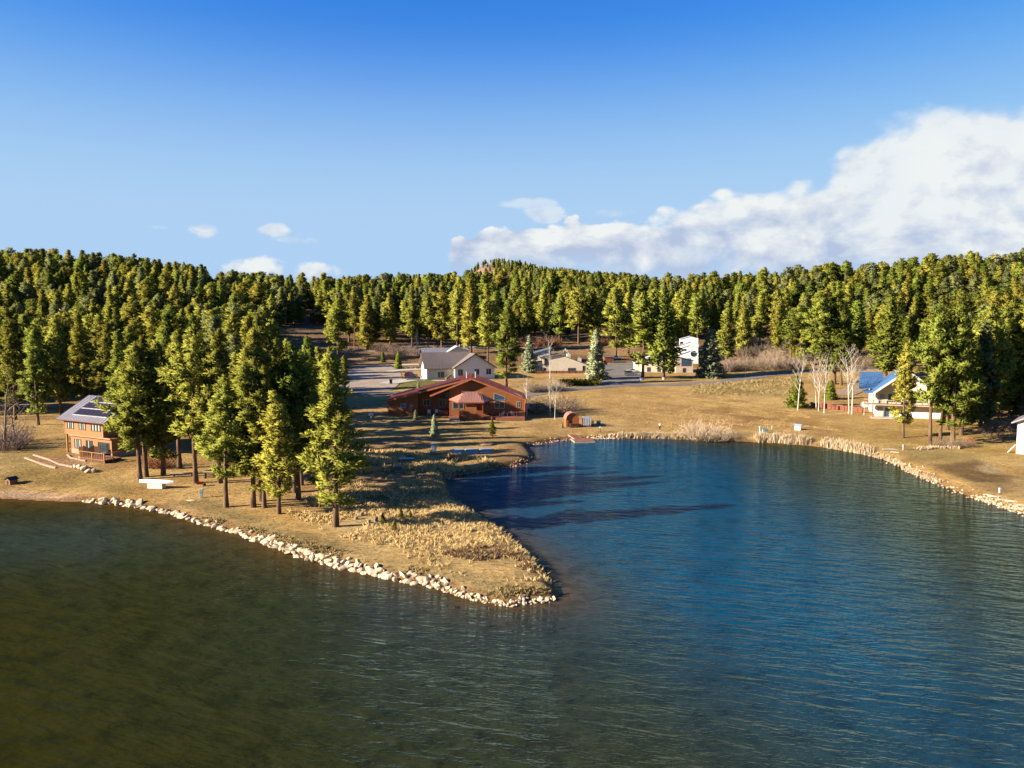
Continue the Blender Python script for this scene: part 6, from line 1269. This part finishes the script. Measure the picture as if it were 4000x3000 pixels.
# satellite dish, flat planks
p = G(3375, 1622); o = empty('satellite_dish', p, 0, label='satellite dish on a grey post left of the blue-roofed house', category='dish'); MB().cyl(0, 0, -.1, 2.4, .1).build('post', CONC, o)
V, F = [(0, 0, 0)], []
for j, r_ in enumerate((.35, .7, .95)):
    for i in range(16): V.append((r_ * math.cos(6.283 * i / 16), r_ * math.sin(6.283 * i / 16), .28 * r_ * r_))
for i in range(16): F.append((0, 1 + i, 1 + (i + 1) % 16))
for j in range(2):
    for i in range(16): F.append((1 + j * 16 + i, 1 + (j + 1) * 16 + i, 1 + (j + 1) * 16 + (i + 1) % 16, 1 + j * 16 + (i + 1) % 16))
dm = MB().add(V, F).build('reflector', mat('pale_grey_dish', (0.6, 0.6, 0.6), .5), o, smooth=True); dm.location = (0, -.05, 2.5); dm.rotation_euler = (R(48), 0, R(-20)); MB().beam((0, 0, 0), (0, 0, .75), .03).build('feed_arm', FRAME, dm)
p = G(3475, 1757); o = empty('plank_stack', p, R(-10), label='flat pale planks lying on the right shore', category='planks')
for k in range(5): MB().box(-1.4 + .05 * k, 1.4 - .12 * k, -.6 + .25 * k, -.38 + .25 * k, .05 + .02 * k, .12 + .02 * k).build('plank', PALEWOOD, o)
p = G(3495, 1768); o = empty('plank_stack', p, R(-40), label='small wooden pallet frame below the flat planks', category='pallet')
for k in range(3): MB().box(-.7, .7, -.4 + .35 * k, -.28 + .35 * k, .06, .12).build('slat', PALEWOOD, o)
for x in (-.65, .55): MB().box(x, x + .1, -.42, .42, -.02, .055).build('rail', PALEWOOD, o)
p = G(3790, 1735); o = empty('firewood_rack', p, R(-5), label='dark red firewood stack beside the dead brush heap', category='firewood')
for j in range(4):
    for k in range(7 - j): MB().beam((-1.1 + .32 * k + .16 * j, -.35, .2 + .27 * j), (-1.1 + .32 * k + .16 * j, .45, .2 + .27 * j), .15, 8).build('log', REDWOOD if (j + k) % 3 else CEDAR, o)
# stacked log wall
pa, pb = G(3172, 1590), G(3372, 1612)
lw = empty('log_retaining_wall', pa, 0, label='low red log retaining wall behind the aspens', category='wall'); LOGM = wood('red_log', (0.33, 0.115, 0.07), (0.2, 0.06, 0.035)); n = 8; d = (pb - pa) / n
for i in range(n):
    for j in range(5 if i % 3 else 4):
        a = d * i + Vector((0, (-.3 if i % 2 else .3), .1 + .3 * j)); b = a + d * 1.04; b.z = a.z; a.z += hz(pa.x + a.x, pa.y + a.y) - pa.z; b.z = a.z; MB().beam(a, b, .155, 7).build('log', LOGM, lw)
    for j in range(4): a = d * i + Vector((0, -.6, .25 + .3 * j)); a.z += hz(pa.x + a.x, pa.y + a.y) - pa.z; MB().beam(a, a + Vector((.1, 1.6, 0)), .15, 7).build('cross_log', LOGM, lw)

# ------------------------------------------------------------------ person on the meadow bank
def person():
    p = G(2577, 1681); root = empty('person', p, R(150), label='person in white top and dark trousers with raised arms on the meadow bank', category='person')
    def skin(name, verts, edges, rad, m, parent, sub=2, rootv=0):
        me = bpy.data.meshes.new(name); me.from_pydata(verts, edges, []); o = link(name, me, m, parent)
        md = o.modifiers.new('skin', 'SKIN'); sv_ = me.skin_vertices[0].data
        for i, r in enumerate(rad): sv_[i].radius = r if isinstance(r, tuple) else (r, r); sv_[i].use_root = (i == rootv)
        s2 = o.modifiers.new('sub', 'SUBSURF'); s2.levels = sub; s2.render_levels = sub; return o
    V = [(0, 0, .96), (0, 0, 1.15), (0, .01, 1.36), (0, 0, 1.47), (0, -.02, 1.55), (0, -.03, 1.66), (0, -.02, 1.75)]; E = [(0, 1), (1, 2), (2, 3), (3, 4), (4, 5), (5, 6)]; Rr = [(.15, .11), (.135, .1), (.165, .11), .055, .075, .088, .06]
    for sg in (-1, 1):
        k = len(V); V += [(sg * .1, 0, .9), (sg * .11, -.02, .5), (sg * .12, .02, .09), (sg * .13, -.13, .04)]; E += [(0, k), (k, k + 1), (k + 1, k + 2), (k + 2, k + 3)]; Rr += [.09, .062, .042, .038]
        k = len(V); V += [(sg * .19, 0, 1.4), (sg * .28, -.14, 1.24), (sg * .12, -.3, 1.38), (sg * .09, -.36, 1.41)]; E += [(2, k), (k, k + 1), (k + 1, k + 2), (k + 2, k + 3)]; Rr += [.055, .042, .032, .034]
        w0 = k + 3
        for j, (a, l) in enumerate(((-.035, .075), (-.012, .085), (.012, .08), (.034, .065))): q = len(V); V += [(sg * .09 + a * .9, -.40 - l * .35, 1.44 + l * .3), (sg * .09 + a, -.41 - l * .35, 1.44 + l * .9)]; E += [(w0, q), (q, q + 1)]; Rr += [.0095, .008]
        q = len(V); V += [(sg * .05, -.37, 1.45), (sg * .03, -.39, 1.48)]; E += [(w0, q), (q, q + 1)]; Rr += [.011, .009]
    skin('body', V, E, Rr, mat('skin', (0.52, 0.30, 0.2), .6), root)
    V = [(0, 0, .93), (0, 0, 1.15), (0, .01, 1.36), (0, 0, 1.45)]; E = [(0, 1), (1, 2), (2, 3)]; Rr = [(.165, .125), (.155, .12), (.185, .13), .075]
    for sg in (-1, 1): k = len(V); V += [(sg * .2, 0, 1.4), (sg * .285, -.14, 1.24), (sg * .14, -.28, 1.365)]; E += [(2, k), (k, k + 1), (k + 1, k + 2)]; Rr += [.075, .06, .048]
    skin('jacket', V, E, Rr, mat('white_cloth', (0.75, 0.73, 0.7), .9), root)
    V = [(0, 0, .97)]; E = []; Rr = [(.16, .125)]
    for sg in (-1, 1): k = len(V); V += [(sg * .1, 0, .88), (sg * .11, -.02, .5), (sg * .12, .02, .1)]; E += [(0, k), (k, k + 1), (k + 1, k + 2)]; Rr += [.105, .078, .06]
    skin('trousers', V, E, Rr, mat('black_cloth', (0.015, 0.015, 0.02), .9), root)
    for sg in (-1, 1): skin('shoe', [(sg * .12, .05, .05), (sg * .13, -.06, .045), (sg * .135, -.17, .035)], [(0, 1), (1, 2)], [.05, .048, .035], mat('white_shoe', (0.7, 0.68, 0.64), .7), root)
    skin('cap', [(0, -.0, 1.72), (0, -.02, 1.775), (0, -.14, 1.72)], [(0, 1), (0, 2)], [.098, .06, (.06, .012)], mat('white_cap', (0.72, 0.7, 0.66), .9), root)
    for sg in (-1, 1): MB().box(sg * .033 - .012, sg * .033 + .012, -.125, -.117, 1.655, 1.667).build('eye', BLACKM, root)
    MB().prism([(-.014, 1.615), (.014, 1.615), (0, 1.655)], -.145, -.11).build('nose', MATS['skin'], root); MB().box(-.025, .025, -.118, -.11, 1.588, 1.596).build('mouth', TRIMRED, root)
    return root
person()

# ------------------------------------------------------------------ small groups: say which one it is, left to right in the place
ORD = ['first', 'second', 'third', 'fourth', 'fifth', 'sixth', 'seventh', 'eighth', 'ninth', 'tenth', 'eleventh', 'twelfth', 'thirteenth', 'fourteenth', 'fifteenth', 'sixteenth', 'seventeenth', 'eighteenth', 'nineteenth', 'twentieth']
by_label = {}
for o in C.objects:
    if o.parent is None and o.get('label') and o.get('category') and not o.get('kind'): by_label.setdefault(o['label'], []).append(o)
for lab, os_ in by_label.items():
    if 2 <= len(os_) <= 20:
        os_.sort(key=lambda o: proj(*o.location)[0])
        for i, o in enumerate(os_): o['label'] = lab + ', ' + ('leftmost' if i == 0 else 'rightmost' if i == len(os_) - 1 else ORD[i] + ' from the left')
